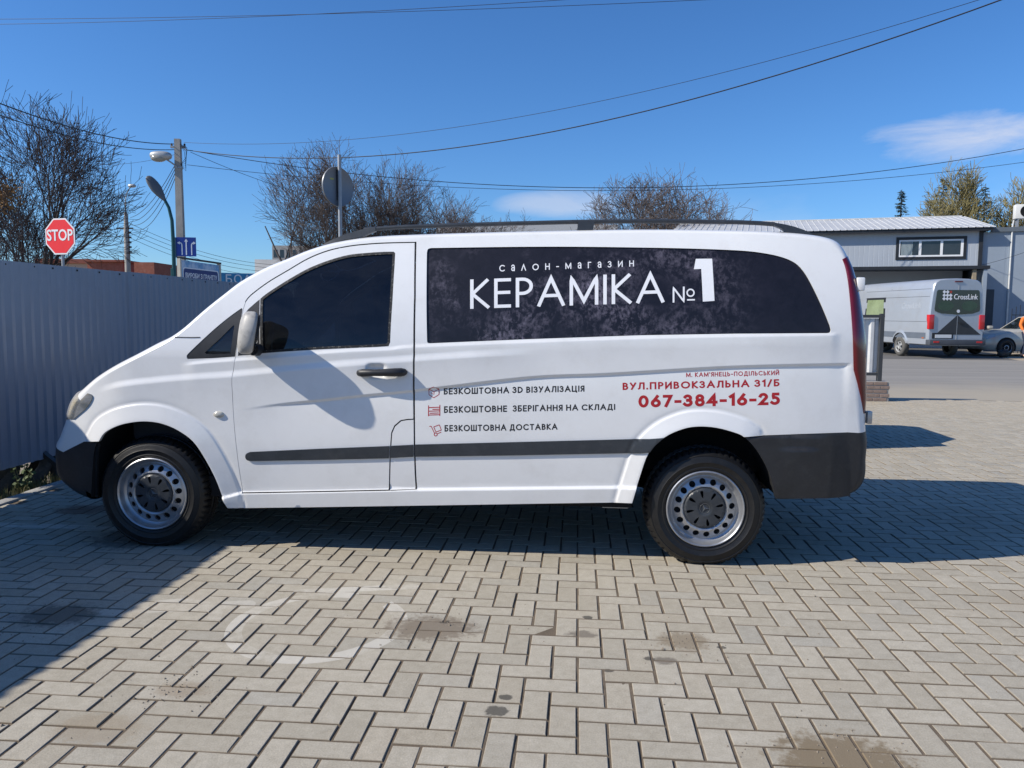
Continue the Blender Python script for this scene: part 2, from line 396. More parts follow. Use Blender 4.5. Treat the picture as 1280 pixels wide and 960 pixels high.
class Panel:
    """pieces of van skin with exact normals, gathered into one mesh"""
    def __init__(s): s.V = []; s.F = []; s.N = []; s.n = 0
    def add(s, V, F, N):
        s.V.append(np.asarray(V, float)); s.F += [tuple(int(i)+s.n for i in f) for f in F]; s.N.append(np.asarray(N, float)); s.n += len(V)
    def flank(s, outline, holes=(), sp=.02, off=0.0, lip=.02, fn=Yin, extra=None, mirror=False, lipped=True):
        V2, F = tri2d(outline, holes, sp, extra); x, z = V2.T
        V = np.stack([x, fn(x, z)+off, z], 1); N = gradn(fn, x, z); s._put(V, F, N, mirror)
        if lipped:
            for loop, sg in [(outline, 1)]+[(h, -1) for h in holes]:
                l = np.array(loop); y = fn(l[:, 0], l[:, 1])+off; n = len(l)
                if area(loop)*sg < 0: l = l[::-1]; y = y[::-1]
                t = np.roll(l, -1, 0)-np.roll(l, 1, 0); t /= np.maximum(np.hypot(*t.T), 1e-9)[:, None]
                nn = np.stack([t[:, 1], np.zeros(n), -t[:, 0]], 1); ni = gradn(fn, l[:, 0], l[:, 1]); r = min(.003, lip*.3)
                # rounded edge then return
                A = np.stack([l[:, 0], y, l[:, 1]], 1); Bq = A + nn*r*.0 + np.array([0, r, 0]); Cq = A + np.array([0, lip, 0])
                sgv = 1
                na = ni; nb = nn
                VV = np.vstack([A, Bq, Bq, Cq]); NN = np.vstack([na, (na+nb)/np.linalg.norm(na+nb, axis=1)[:, None], nb, nb])
                FF = []
                for a, b in ((0, n), (2*n, 3*n)):
                    FF += [(a+i, a+(i+1) % n, b+(i+1) % n, b+i) for i in range(n)]
                s._put(VV, [f[::-1] for f in FF], NN, mirror)
        return s
    def _put(s, V, F, N, mirror):
        if mirror:
            V = V.copy(); N = N.copy(); V[:, 1] = 2*VC-V[:, 1]; N[:, 1] *= -1; F = [tuple(f)[::-1] for f in F]
        s.add(V, F, N)
    def build(s, name, m, parent, label=None):
        V = np.vstack(s.V)-VO; N = np.vstack(s.N)
        me = bpy.data.meshes.new(name); me.from_pydata(V.tolist(), [], s.F); me.update()
        me.polygons.foreach_set('use_smooth', [True]*len(me.polygons))
        # make the winding agree with the wanted normals
        fn = np.zeros(len(me.polygons)*3); me.polygons.foreach_get('normal', fn); fn = fn.reshape(-1, 3)
        bad = [i for i, f in enumerate(s.F) if fn[i] @ N[list(f)].mean(0) < -1e-4]
        if bad:
            bs = set(bad); F2 = [tuple(reversed(f)) if i in bs else f for i, f in enumerate(s.F)]
            nm = me.name; bpy.data.meshes.remove(me); me = bpy.data.meshes.new(name); me.from_pydata(V.tolist(), [], F2); me.update()
            me.polygons.foreach_set('use_smooth', [True]*len(me.polygons))
        li = np.zeros(len(me.loops), int); me.loops.foreach_get('vertex_index', li)
        me.normals_split_custom_set(N[li].tolist())
        return link(me, name, m, parent, None, label)
    def mirrored(s):
        p = Panel(); p.n = s.n; p.F = [f[::-1] for f in s.F]
        for V, N in zip(s.V, s.N):
            V = V.copy(); N = N.copy(); V[:, 1] = 2*VC-V[:, 1]; N[:, 1] *= -1; p.V.append(V); p.N.append(N)
        return p

# ---- silhouette (nose, bonnet, screen, roof, tail), with inset depth D and corner width Wd at each control point
CTRL = [  # px, py, plane y, D, Wd, bow x, bow z
 (112, 627.5, .12, .08, .16, -.02, 0), (91, 622, .12, .09, .18, -.05, 0), (71, 611, .12, .10, .20, -.08, 0), (60.5, 598, .13, .11, .21, -.10, 0), (57.5, 583, .13, .12, .22, -.10, 0),
 (57.5, 568, .14, .125, .23, -.10, 0), (59, 553, .14, .13, .24, -.10, 0), (64.5, 545, .14, .13, .24, -.10, 0), (68, 538, .14, .13, .24, -.10, 0), (74, 526, .14, .13, .24, -.10, .01),
 (80.5, 511, .14, .125, .24, -.09, .02), (86, 499, .14, .115, .23, -.08, .03), (94, 489, .13, .09, .22, -.06, .05), (106, 480.5, .12, .07, .2, -.05, .06), (124, 467.5, .11, .055, .19, -.04, .07),
 (147, 454, .10, .05, .18, -.03, .08), (175, 440, .10, .05, .18, -.03, .08), (200, 427, .10, .05, .16, -.04, .08), (217, 419, .10, .048, .15, -.06, .08), (235, 407.5, .11, .04, .12, -.08, .07),
 (260, 386, .13, .032, .10, -.10, .06), (285, 366, .15, .03, .09, -.10, .06), (305, 351, .17, .03, .08, -.09, .06), (335, 334, .19, .03, .08, -.08, .06), (360, 323.5, .2, .03, .08, -.06, .05),
 (385, 312.5, .21, .03, .09, -.04, .045), (410, 304.5, .22, .03, .09, -.02, .04), (435, 299.5, .23, .03, .09, 0, .04), (460, 296, .23, .03, .09, 0, .04), (485, 294, .23, .03, .09, 0, .04),
 (520, 292.5, .23, .03, .09, 0, .04), (580, 290.6, .23, .03, .09, 0, .04), (640, 289, .23, .03, .09, 0, .04), (740, 287, .23, .03, .09, 0, .04), (820, 286.3, .23, .03, .09, 0, .04), (930, 288, .23, .03, .09, 0, .04),
 (980, 290.2, .23, .035, .09, .01, .035), (1010, 292.5, .22, .04, .09, .02, .03), (1034, 295.8, .20, .045, .09, .02, .03), (1049, 301, .18, .045, .09, .03, .02), (1058, 309.5, .16, .04, .09, .04, .01), (1064.5, 321, .14, .04, .09, .04, 0),
 (1071, 342, .12, .055, .09, .04, 0), (1076.5, 365, .10, .07, .09, .05, 0), (1080.5, 385, .08, .08, .10, .05, 0), (1084, 408, .07, .09, .11, .05, 0), (1086.5, 435, .06, .095, .11, .05, 0), (1087.5, 480, .05, .09, .11, .05, 0),
 (1087, 510, .05, .08, .10, .05, 0), (1086.5, 527, .05, .07, .10, .05, 0), (1087, 539, .05, .065, .1, .06, 0), (1089, 555, .05, .06, .1, .07, 0), (1087.5, 575, .05, .06, .1, .07, 0), (1088, 592, .05, .06, .1, .07, 0), (1085, 606, .05, .06, .1, .06, 0),
 (1077, 616, .05, .05, .1, .03, 0), (1066, 621.5, .05, .04, .1, .0, 0)]
_c = []
for (px, py, yp, D, Wd, bx, bz) in CTRL:
    p = atY(px, py, yp); _c.append((p[0], p[2], D, Wd, bx, bz))
_c = np.array(cr(_c, 12)); _id = np.linspace(0, len(CTRL)-1, len(_c))
_s = np.r_[0, np.cumsum(np.hypot(*np.diff(_c[:, :2], axis=0).T))]
NS = int(_s[-1]/.020); ss = np.linspace(0, _s[-1], NS)
SP = np.stack([np.interp(ss, _s, _c[:, k]) for k in range(6)], 1); SID = np.interp(ss, _s, _id)
def row(i): return int(np.argmin(np.abs(SID-i)))
_t = np.gradient(SP[:, :2], axis=0); _t /= np.hypot(*_t.T)[:, None]
_n = np.stack([_t[:, 1], -_t[:, 0]], 1)             # pointing inside
SE = SP[:, :2] + _n*SP[:, 2:3]
for _ in range(30): SE[1:-1] = .5*SE[1:-1]+.25*(SE[:-2]+SE[2:])
yE = Ysm(SE[:, 0], SE[:, 1])
NPH, NU = 8, 14
cols = []
for k in range(NPH+1):
    ph = math.pi/2*(1-k/NPH)
    q = SE + (SP[:, :2]-SE)*math.cos(ph); cols.append(np.stack([q[:, 0], yE + SP[:, 3]*(1-math.sin(ph)), q[:, 1]], 1))
ytop = yE + SP[:, 3]
for k in range(1, NU):
    u = 1-k/NU*2; g = (1-u*u)**1.3
    cols.append(np.stack([SP[:, 0]+SP[:, 4]*g, VC-(VC-ytop)*u, SP[:, 1]+SP[:, 5]*g], 1))
for k in range(NPH, -1, -1):
    q = cols[k].copy(); q[:, 1] = 2*VC-q[:, 1]; cols.append(q)
GRID = np.stack(cols, 1); NC = GRID.shape[1]          # rows x columns x 3
_gs = np.gradient(GRID, axis=0); _gc = np.gradient(GRID, axis=1); GN = np.cross(_gs, _gc); GN /= np.maximum(np.linalg.norm(GN, axis=2), 1e-9)[..., None]
if GN[row(31), NC//2, 2] < 0: GN = -GN
_bn = gradn(Ysm, SE[:, 0], SE[:, 1]); GN[:, 0] = _bn; GN[:, -1] = _bn*np.array([1, -1, 1])
def shell(pan, sel, off=0.0, lip=0.0):
    """add the grid faces (r,c) for which sel is true"""
    V = GRID+GN*off; ids = {}; vs = []; ns = []; fs = []
    def vid(r, c):
        if (r, c) not in ids: ids[(r, c)] = len(vs); vs.append(V[r, c]); ns.append(GN[r, c])
        return ids[(r, c)]
    for r, c in zip(*np.nonzero(sel)):
        fs.append((vid(r, c), vid(r+1, c), vid(r+1, c+1), vid(r, c+1)))
    pan.add(np.array(vs), fs, np.array(ns))
rr, cc = np.meshgrid(np.arange(NS-1), np.arange(NC-1), indexing='ij')
rFB, rCW, rWT, rRB = row(6), row(19.2), row(25.5), row(50)
rHD0, rHD1 = row(12.3), row(18)
rG0, rG1 = row(41.6), row(45.5)
c0 = NPH+1; c1 = NC-2-NPH-1
wind = (rr >= rCW) & (rr < rWT) & (cc >= c0) & (cc <= c1)
rglass = (rr >= rG0) & (rr < rG1) & (cc >= c0+1) & (cc <= c1-1)
fbump = rr < rFB; rbump = rr >= rRB
bodysel = ~(wind | rglass | fbump | rbump)

# ---- outlines on the flank
DOOR = sdl([(518.8, 303), (518, 370), (517.3, 440), (516.5, 490), (517, 524), (510, 524.2), (501, 525.7), (493, 532.5), (489.4, 541), (487.6, 566), (486.5, 612.2), (400, 614), (303.5, 615.6)] )[:-1]
DOOR += cr(sdl([(303.5, 615.6), (299, 588), (296, 565), (292.3, 526), (290.8, 490), (290.6, 474), (294, 447), (298, 420), (303, 390), (307, 377)]), 4)[:-1]
DOOR += cr(sdl([(307, 377), (314, 368.8), (335, 353), (360, 338), (385, 323.5), (410, 313.5), (435, 308), (460, 305.2), (485, 303.8), (518.8, 303)]), 5)[:-1]
DOOR = resample(DOOR, .02)
DWIN = cr(sdl([(326, 441.5), (325.6, 373.5)]), 1)[:-1] + cr(sdl([(325.6, 373.5), (335, 366), (360, 350), (385, 336), (410, 326), (435, 319), (460, 316.2), (480, 315), (492, 314.8)]), 4)[:-1]
DWIN += sdl([(492, 314.8), (493.8, 316.5), (493.2, 330), (490.5, 375), (487.5, 428), (485.5, 432.6), (470, 433.6), (400, 436.6), (360, 439)])
DWIN = resample(DWIN, .02)
MTRI = resample(sdl([(325, 442), (324.5, 374.5), (319, 379), (311, 386), (304.5, 394), (300, 425), (297.5, 444.5), (310, 443.6)]), .02)   # black mirror corner
VENT = resample(cr(sdl([(234.5, 448.6), (233.5, 444.5), (239, 438.5), (250, 428), (268, 411.5), (285, 397.5), (299.5, 387), (302.5, 385.6), (302.8, 388)]), 3)[:-1] + sdl([(302.8, 388), (298, 420), (293.6, 445.6), (265, 447.6)]), .02)
BWIN = sdl([(534, 426), (533.8, 316)]) + cr(sdl([(533.8, 316), (535, 311.6), (539, 310.2)]), 3)[1:] + cr(sdl([(540, 310.2), (640, 308.8), (720, 308.6), (800, 309.6), (861, 310.8), (922, 313.2), (952, 316.2), (977, 321.5), (994, 329), (1005, 340), (1015, 357), (1027, 382), (1037.3, 407)]), 4)
BWIN += cr(sdl([(1038.6, 412.5), (1037.5, 415.4), (1034, 416.2)]), 3) + sdl([(920, 416.9), (800, 418.9), (660, 423.8), (540, 428.8)]) + cr(sdl([(537, 428.9), (534.6, 428.2), (534, 426)]), 3)[:-1]
BWIN = resample(BWIN, .02)
FLAP = resample(sdl([(487.4, 612.2), (488.4, 566), (490.1, 541.5), (493.6, 533.2), (501.4, 526.4), (510, 525), (517, 524.7), (517.2, 552), (518.4, 592), (519.6, 611.2)]), .02)
SEAM = resample(sdl([(518.8, 303), (520.2, 303), (519.4, 370), (518.7, 440), (517.9, 490), (518.5, 552), (519.8, 592), (521, 611), (519.6, 611), (518.4, 592), (517.2, 552), (516.6, 490), (517.3, 440), (518, 370)]), .03)
E_ = [tuple(p) for p in SE]
side_out = E_[rFB:rRB+1] + sdl([(1060, 540.4), (1000, 542.5), (960, 544), (929, 545.6)])[:-1]
ar = [p for p in ARCH_R if p[0] < sd(930, 545)[0]]
af = [p for p in ARCH_F if p[1] > sd(126, 551.5)[1] or p[0] > 0]
side_out += ar[::-1] + sdl([(700, 628.3), (620, 629.6), (520, 631.2), (400, 633), (308, 634.2)]) + af[::-1] + sdl([(115, 551.6), (105, 552)])
def fillets(l): return l
side_out = resample(side_out, .022)
door_big = offset(DOOR, .0035); 
flap_big = offset(FLAP, .003)
# the body opening: door, quarter light, long window, flap (door and flap share one opening)
jamb = resample(sdl([(520.3, 303)]), .02)
open_door = resample([p for p in sdl([(520.6, 302.2), (519.8, 370), (519.1, 440), (518.4, 490), (519, 552), (520.3, 592), (521.6, 611.6)])] + [p for p in offset(FLAP, .003) if p[1] < sd(500, 611)[1]+.01][::-1][:0] +
                     sdl([(486, 613.2), (400, 615), (303, 616.6)]) +
                     offset(cr(sdl([(303.5, 615.6), (299, 588), (296, 565), (292.3, 526), (290.8, 490), (290.6, 474), (294, 447), (298, 420), (303, 390), (307, 377)]), 4), 0)[1:-1] +
                     cr(sdl([(306.4, 376.4), (313.5, 368), (334.6, 352.2), (359.6, 337.2), (384.7, 322.6), (409.8, 312.6), (435, 307.1), (460, 304.3), (485, 302.9), (520.6, 302.2)]), 5)[:-1], .02)
DOOR_S = offset(DOOR, -.0028)
body = Panel()
shell(body, bodysel)
body.flank(side_out, [open_door, offset(VENT, .001), offset(BWIN, .001)], .020, 0, .022, Yin, EXTRA)
body.flank(side_out, [open_door, offset(VENT, .001), offset(BWIN, .001)], .030, 0, .022, Yin, None, mirror=True)
body.build('body', M_white, VAN)

door = Panel().flank(DOOR_S, [offset(DWIN, .001), offset(MTRI, .001)], .016, 0, .03, Yin, EXTRA)
d1 = door.build('front_door', M_white, VAN, label='white front door with tinted window and black pull handle')
d2 = door.mirrored().build('front_door', M_white, VAN)
flap = Panel().flank(offset(FLAP, -.001), [], .016, 0, .02, Yin, None); flap.build('fuel_flap', M_white, VAN)
flap.mirrored().build('door_step_panel', M_white, VAN)

G_door = glass_mat('door_glass', (.030, .040, .060), .03, .034)
G_vent = glass_mat('vent_glass', (.62, .72, .72), .03, .05)
G_screen = glass_mat('screen_glass', (.70, .80, .76), .02, .01)
def pane(poly, off, m, parent, name, mirror=False, ring=.012):
    p = Panel().flank(offset(poly, -.001), [], .03, off, .004, Ysm, None, mirror=mirror, lipped=False)
    o = p.build(name, m, parent)
    if ring:
        q = Panel().flank(offset(poly, 0.001), [resample(offset(poly, -ring), .02)], .012, off-.006, .008, Ysm, None, mirror=mirror)
        q.build('window_seal', M_seal, parent)
    return o
for d, mi in ((d1, False), (d2, True)):
    pane(DWIN, .006, G_door, d, 'door_window', mi, .014)
    Panel().flank(MTRI, [], .02, .001, .012, Ysm, None, mirror=mi).build('mirror_corner', M_blackpl, d)
for mi in (False, True):
    o = pane(VENT, .006, G_vent, VAN, 'vent_window', mi, 0)
    vi = resample(cr(sdl([(257, 442.5), (262, 435), (275, 423), (290, 408), (292.5, 407.5), (291.5, 415), (288, 441), (286, 442)]), 3, True), .02)
    Panel().flank(offset(VENT, -.001), [vi], .02, .002, .008, Ysm, None, mirror=mi).build('window_seal', M_blackpl, o)

# ---- the long window under its printed sticker
def sticker_mat():
    m = bpy.data.materials.new('printed_sticker'); m.use_nodes = True; t = NT(m.node_tree); b = t.n['Principled BSDF']
    tc = t.node('ShaderNodeTexCoord').outputs['Object']
    x, y, z = t.sep(tc)
    big = t.noise(tc, 2.2, 3, .5); mid = t.noise(tc, 13, 8, .74, .6); fine = t.noise(t.scale(tc, (1, 1, .6)), 55, 5, .7)
    cx = t.m('SUBTRACT', 1.0, t.m('ABSOLUTE', t.m('DIVIDE', t.m('SUBTRACT', x, .75), 1.15)), clamp=True)
    f = t.m('MULTIPLY', t.ramp(t.m('ADD', t.m('MULTIPLY', mid, .62), t.m('MULTIPLY', fine, .50)), .53, .80), t.m('MULTIPLY', t.ramp(big, .40, .66), t.ramp(cx, 0, .6)))
    c = t.mix(t.ramp(mid, .3, .7), (.008, .008, .0125), (.017, .016, .024)); c = t.mix(f, c, (.34, .305, .385))
    t.put(b.inputs['Base Color'], c); b.inputs['Roughness'].default_value = .38; b.inputs['Specular IOR Level'].default_value = .35; b.inputs['Coat Weight'].default_value = .06
    return m
M_sticker = sticker_mat()
sw = pane(BWIN, .007, M_sticker, VAN, 'side_window', False, 0); sw['label'] = 'long window under a dark mottled sticker with white lettering'
pane(BWIN, .007, glass_mat('rear_tint', (.02, .022, .026), .03, .03), VAN, 'side_window', True, 0)

# ---- lettering: a stroked alphabet laid on the flank
def arc(cx, cy, rx, ry, a0, a1, n=12): return [(cx+rx*math.cos(R(a0+(a1-a0)*i/n)), cy+ry*math.sin(R(a0+(a1-a0)*i/n))) for i in range(n+1)]
O_ = lambda w=.43: arc(w, .5, w, .5, 0, 360, 28)
GL = {
 'А': (.74, [[(0, 0), (.37, 1), (.74, 0)], [(.14, .34), (.60, .34)]]),
 'Б': (.45, [[(.40, 1), (0, 1), (0, 0), (.18, 0)]+arc(.18, .285, .27, .285, -90, 90)+[(0, .57)]]),
 'В': (.45, [[(0, 0), (0, 1), (.16, 1)]+arc(.16, .77, .23, .23, 90, -90)+[(0, .54)], [(.16, .54)]+arc(.18, .27, .27, .27, 90, -90)+[(0, 0)]]),
 'Г': (.38, [[(0, 0), (0, 1), (.38, 1)]]),
 'Д': (.68, [[(.10, 0), (.22, 1), (.56, 1), (.56, 0)], [(0, -.17), (0, 0), (.68, 0), (.68, -.17)]]),
 'Е': (.42, [[(.42, 1), (0, 1), (0, 0), (.42, 0)], [(0, .52), (.40, .52)]]),
 'З': (.42, [arc(.18, .76, .21, .24, 150, -88), arc(.18, .275, .24, .275, 88, -150)]),
 'И': (.58, [[(0, 1), (0, 0), (.58, 1), (.58, 0)]]),
 'Й': (.58, [[(0, 1), (0, 0), (.58, 1), (.58, 0)], arc(.29, 1.28, .13, .10, 180, 360, 6)]),
 'І': (0, [[(0, 0), (0, 1)]]), 'Ї': (.16, [[(.08, 0), (.08, 1)], [(0, 1.16), (0, 1.24)], [(.16, 1.16), (.16, 1.24)]]),
 'К': (.50, [[(0, 0), (0, 1)], [(.47, 1), (.02, .50), (.50, 0)]]),
 'Л': (.58, [[(0, .02), (.10, .12), (.17, 1), (.58, 1), (.58, 0)]]), 'Λ': (.62, [[(0, 0), (.31, 1), (.62, 0)]]),
 'М': (.78, [[(0, 0), (0, 1), (.39, .10), (.78, 1), (.78, 0)]]),
 'Н': (.58, [[(0, 0), (0, 1)], [(.58, 0), (.58, 1)], [(0, .52), (.58, .52)]]),
 'О': (.86, [O_()]), 'П': (.56, [[(0, 0), (0, 1), (.56, 1), (.56, 0)]]),
 'Р': (.42, [[(0, 0), (0, 1), (.16, 1)]+arc(.16, .73, .27, .27, 90, -90)+[(0, .46)]]),
 'С': (.74, [arc(.43, .5, .43, .5, 48, 312, 20)]),
 'Т': (.52, [[(0, 1), (.52, 1)], [(.26, 1), (.26, 0)]]), 'У': (.54, [[(0, 1), (.29, .42)], [(.54, 1), (.12, 0)]]),
 'Ц': (.64, [[(0, 1), (0, 0), (.64, 0), (.64, -.17)], [(.54, 1), (.54, 0)]]), 'Ш': (.80, [[(0, 1), (0, 0), (.80, 0), (.80, 1)], [(.40, 1), (.40, 0)]]),
 'Ь': (.42, [[(0, 1), (0, 0), (.16, 0)]+arc(.16, .285, .27, .285, -90, 90)+[(0, .57)]]),
 'Я': (.42, [[(.42, 0), (.42, 1), (.26, 1)]+arc(.26, .73, .27, .27, 90, 270)+[(.42, .46)], [(.22, .46), (0, 0)]]),
 'N': (.58, [[(0, 0), (0, 1), (.58, 0), (.58, 1)]]),
 'D': (.60, [[(0, 0), (0, 1), (.12, 1)]+arc(.12, .5, .48, .5, 90, -90, 16)+[(0, 0)]]),
 'а': (.42, [arc(.20, .72, .20, .28, 165, 0, 8)+[(.42, .66), (.42, 0)], arc(.20, .28, .20, .28, 0, 360, 16)]),
 '0': (.52, [arc(.26, .5, .26, .5, 0, 360, 24)]), '1': (.20, [[(0, .82), (.20, 1), (.20, 0)]]),
 '2': (.46, [arc(.23, .74, .22, .26, 165, -30, 10)+[(.02, 0), (.48, 0)]]), '3': (.44, [arc(.18, .76, .21, .24, 150, -88), arc(.18, .275, .25, .275, 88, -150)]),
 '4': (.54, [[(.41, 0), (.41, 1), (0, .28), (.54, .28)]]), '5': (.46, [[(.42, 1), (.12, 1), (.07, .58)]+arc(.20, .32, .26, .32, 118, -140, 12)]),
 '6': (.50, [[(.36, 1), (.05, .42)], arc(.25, .30, .25, .30, 0, 360, 18)]), '7': (.46, [[(0, 1), (.46, 1), (.12, 0)]]),
 '8': (.48, [arc(.24, .76, .20, .24, 0, 360, 16), arc(.24, .28, .24, .28, 0, 360, 18)]),
 '-': (.28, [[(0, .42), (.28, .42)]]), '.': (0, [[(0, 0), (0, .03)]]), '/': (.34, [[(0, -.05), (.34, 1.02)]]), "'": (0, [[(0, .80), (0, 1.0)]]), ' ': (.22, []), 'o': (.5, [arc(.25, .25, .25, .25, 0, 360, 18)])}
def ribbon(pts, wd):
    pts = [np.array(p, float) for p in pts]; out = [pts[0]]
    for p in pts[1:]:
        if np.hypot(*(p-out[-1])) > 1e-6: out.append(p)
    pts = out; closed = np.hypot(*(pts[0]-pts[-1])) < 1e-4; n = len(pts); L = []; Rr = []
    for i in range(n):
        a = pts[i-1] if i else (pts[-2] if closed else None); b = pts[i+1] if i < n-1 else (pts[1] if closed else None); p = pts[i]
        e1 = (p-a)/np.hypot(*(p-a)) if a is not None else None; e2 = (b-p)/np.hypot(*(b-p)) if b is not None else None
        if e1 is None: p = p-e2*wd/2; m = np.array([-e2[1], e2[0]])
        elif e2 is None: p = p+e1*wd/2; m = np.array([-e1[1], e1[0]])
        else:
            m = np.array([-e1[1]-e2[1], e1[0]+e2[0]]); l = m @ m; m = m*2/max(l, .55)
        L.append(p+m*wd/2); Rr.append(p-m*wd/2)
    return L, Rr
def side_text(s, TL, BL, BR, TR, wt, m, parent, off=-.0004, gap=.16, fn=Yin, name='lettering'):
    """set s in the flank quadrilateral given by four corners in x,z (cap height, full width)"""
    tot = 0; items = []
    for ch in s:
        wdt, st = GL[ch]
        items.append((tot, st)); tot += wdt + (wt if ch != ' ' else 0) + gap
    tot -= gap; TL, BL, BR, TR = map(np.array, (TL, BL, BR, TR)); mb = MB(); k = 0
    def P(a, b): u = a/tot; return (BL*(1-u)+BR*u)*(1-b)+(TL*(1-u)+TR*u)*b
    for x0, st in items:
        for stroke in st:
            pts = [(x0+wt/2+a, wt/2+b*(1-wt)) for a, b in stroke]; d = []
            for i, p in enumerate(pts[:-1]):
                q = pts[i+1]; n = max(1, int(math.hypot(q[0]-p[0], q[1]-p[1])/.12))
                d += [(lerp(p[0], q[0], j/n), lerp(p[1], q[1], j/n)) for j in range(n)]
            d.append(pts[-1]); Lp, Rp = ribbon(d, wt); vs = []; k += 1
            for a, b in zip(Lp, Rp):
                for q in (a, b):
                    w_ = P(*q); vs.append((w_[0]-VO[0], float(fn(w_[0], w_[1]))+off-.00004*(k % 5)-VO[1], w_[1]))
            mb.add(vs, [(2*i, 2*i+1, 2*i+3, 2*i+2) for i in range(len(Lp)-1)])
    return mb.build(name, m, parent, fix=False)
def q4(TL, BL, BR, TR): return [sd(*p) for p in (TL, BL, BR, TR)]
wo = .0066
side_text('КЕРАМІКА', *q4((587.5, 349.3), (587.5, 386), (830.5, 378), (830.5, 340.5)), .108, M_letterw, sw, off=wo, gap=.15, fn=Ysm)
side_text('САЛОН-МАГАЗИН'.replace('Л', 'Λ').replace('А', 'а'), *q4((624, 331.2), (624, 339.4), (792.5, 333), (792.5, 325.3)), .15, M_letterw, sw, off=wo, gap=1.02, fn=Ysm)
side_text('N', *q4((841, 358.8), (841, 378.2), (856, 377.6), (856, 358.2)), .10, M_letterw, sw, off=wo, fn=Ysm).scale = (1, 1, 1)
def poly_on(polys, m, parent, off, fn, name='lettering'):
    mb = MB()
    for poly in polys:
        V2, F = tri2d(resample(sdl(poly), .03), [], .03); mb.add(np.stack([V2[:, 0]-VO[0], fn(V2[:, 0], V2[:, 1])+off-VO[1], V2[:, 1]], 1), F)
    return mb.build(name, m, parent, fix=False)
def ring_px(cx, cy, r, w_, n=20):
    a = [(cx+(r+w_/2)*math.cos(t), cy+(r+w_/2)*math.sin(t)) for t in np.linspace(0, math.pi, n)]; b = [(cx+(r-w_/2)*math.cos(t), cy+(r-w_/2)*math.sin(t)) for t in np.linspace(math.pi, 0, n)]
    up = a+b; return [up, [(x, 2*cy-y) for x, y in up]]
def bar_px(a, b, w_):
    a, b = np.array(a, float), np.array(b, float); d = (b-a)/np.hypot(*(b-a)); n = np.array([-d[1], d[0]])*w_/2; return [tuple(a+n), tuple(b+n), tuple(b-n), tuple(a-n)]
poly_on([[(870, 323.4), (890.4, 323.2), (893.4, 376), (878.8, 377), (876.8, 336), (867.6, 336.4)]], M_letterw, sw, wo, Ysm)
poly_on(ring_px(863.4, 365.9, 4.3, 1.7)+[bar_px((859, 374.8), (868.8, 374.6), 1.8)], M_letterw, sw, wo-.0003, Ysm)
tx = [('БЕЗКОШТОВНА 3D ВІЗУАЛІЗАЦІЯ', (554.6, 485.3), (554.6, 493.3), (730.5, 489.6), (730.5, 482)),
      ('БЕЗКОШТОВНЕ  ЗБЕРІГАННЯ НА СКЛАДІ', (555, 507.9), (555, 516.3), (769, 512.3), (769, 505)),
      ('БЕЗКОШТОВНА ДОСТАВКА', (555.7, 531.4), (555.7, 539.5), (696.8, 537.0), (696.8, 529.6))]
for s_, *q in tx: side_text(s_, *q4(*q), .19, M_letterk, VAN, gap=.17)
side_text("М. КАМ'ЯНЕЦЬ-ПОДІЛЬСЬКИЙ", *q4((857.9, 466), (857.9, 471.6), (974.3, 468.8), (974.3, 463.2)), .17, M_letterr, VAN, gap=.2)
side_text('ВУЛ.ПРИВОКЗАЛЬНА 31/Б', *q4((778.3, 478.6), (778.3, 487.6), (974.6, 482.9), (974.6, 474)), .20, M_letterr, VAN, gap=.2)
side_text('067-384-16-25', *q4((798, 494.3), (798, 509.6), (975, 506), (975, 490.7)), .23, M_letterr, VAN, gap=.15)
def icon(lines, w_): return poly_on([bar_px(a, b, w_) for a, b in lines], M_letterr, VAN, -.0005, Yin, 'pictogram')
icon([((536, 486.5), (542.5, 490)), ((542.5, 490), (548.6, 486.2)), ((536, 486.5), (542, 483.6)), ((542, 483.6), (548.6, 486.2)), ((536, 486.5), (536, 493.5)), ((536, 493.5), (542, 497.3)), ((542, 497.3), (548.6, 493.2)), ((548.6, 493.2), (548.6, 486.2)), ((542.3, 490), (542, 493.5)), ((538.5, 491), (540.5, 492.2))], .8)
icon([((535.6, 506.8), (535.6, 520.2)), ((549.7, 506.2), (549.7, 519.8)), ((535.6, 509.6), (549.7, 509)), ((535.6, 514), (549.7, 513.6)), ((535.6, 518.8), (549.7, 518.4)), ((540.5, 511.8), (549, 511.5)), ((537, 516.6), (548.5, 516.2))], 1.1)
icon([((536.6, 533), (539, 532.8)), ((539, 532.8), (543, 541.4)), ((542, 533.6), (549.2, 531)), ((549.2, 531), (551.6, 537.6)), ((551.6, 537.6), (545, 540)), ((545, 540), (542, 533.6)), ((546.5, 542.3), (551.4, 540.2))], .9)
poly_on(ring_px(544.6, 543, 1.9, 1.0, 10), M_letterr, VAN, -.0006, Yin, 'pictogram')

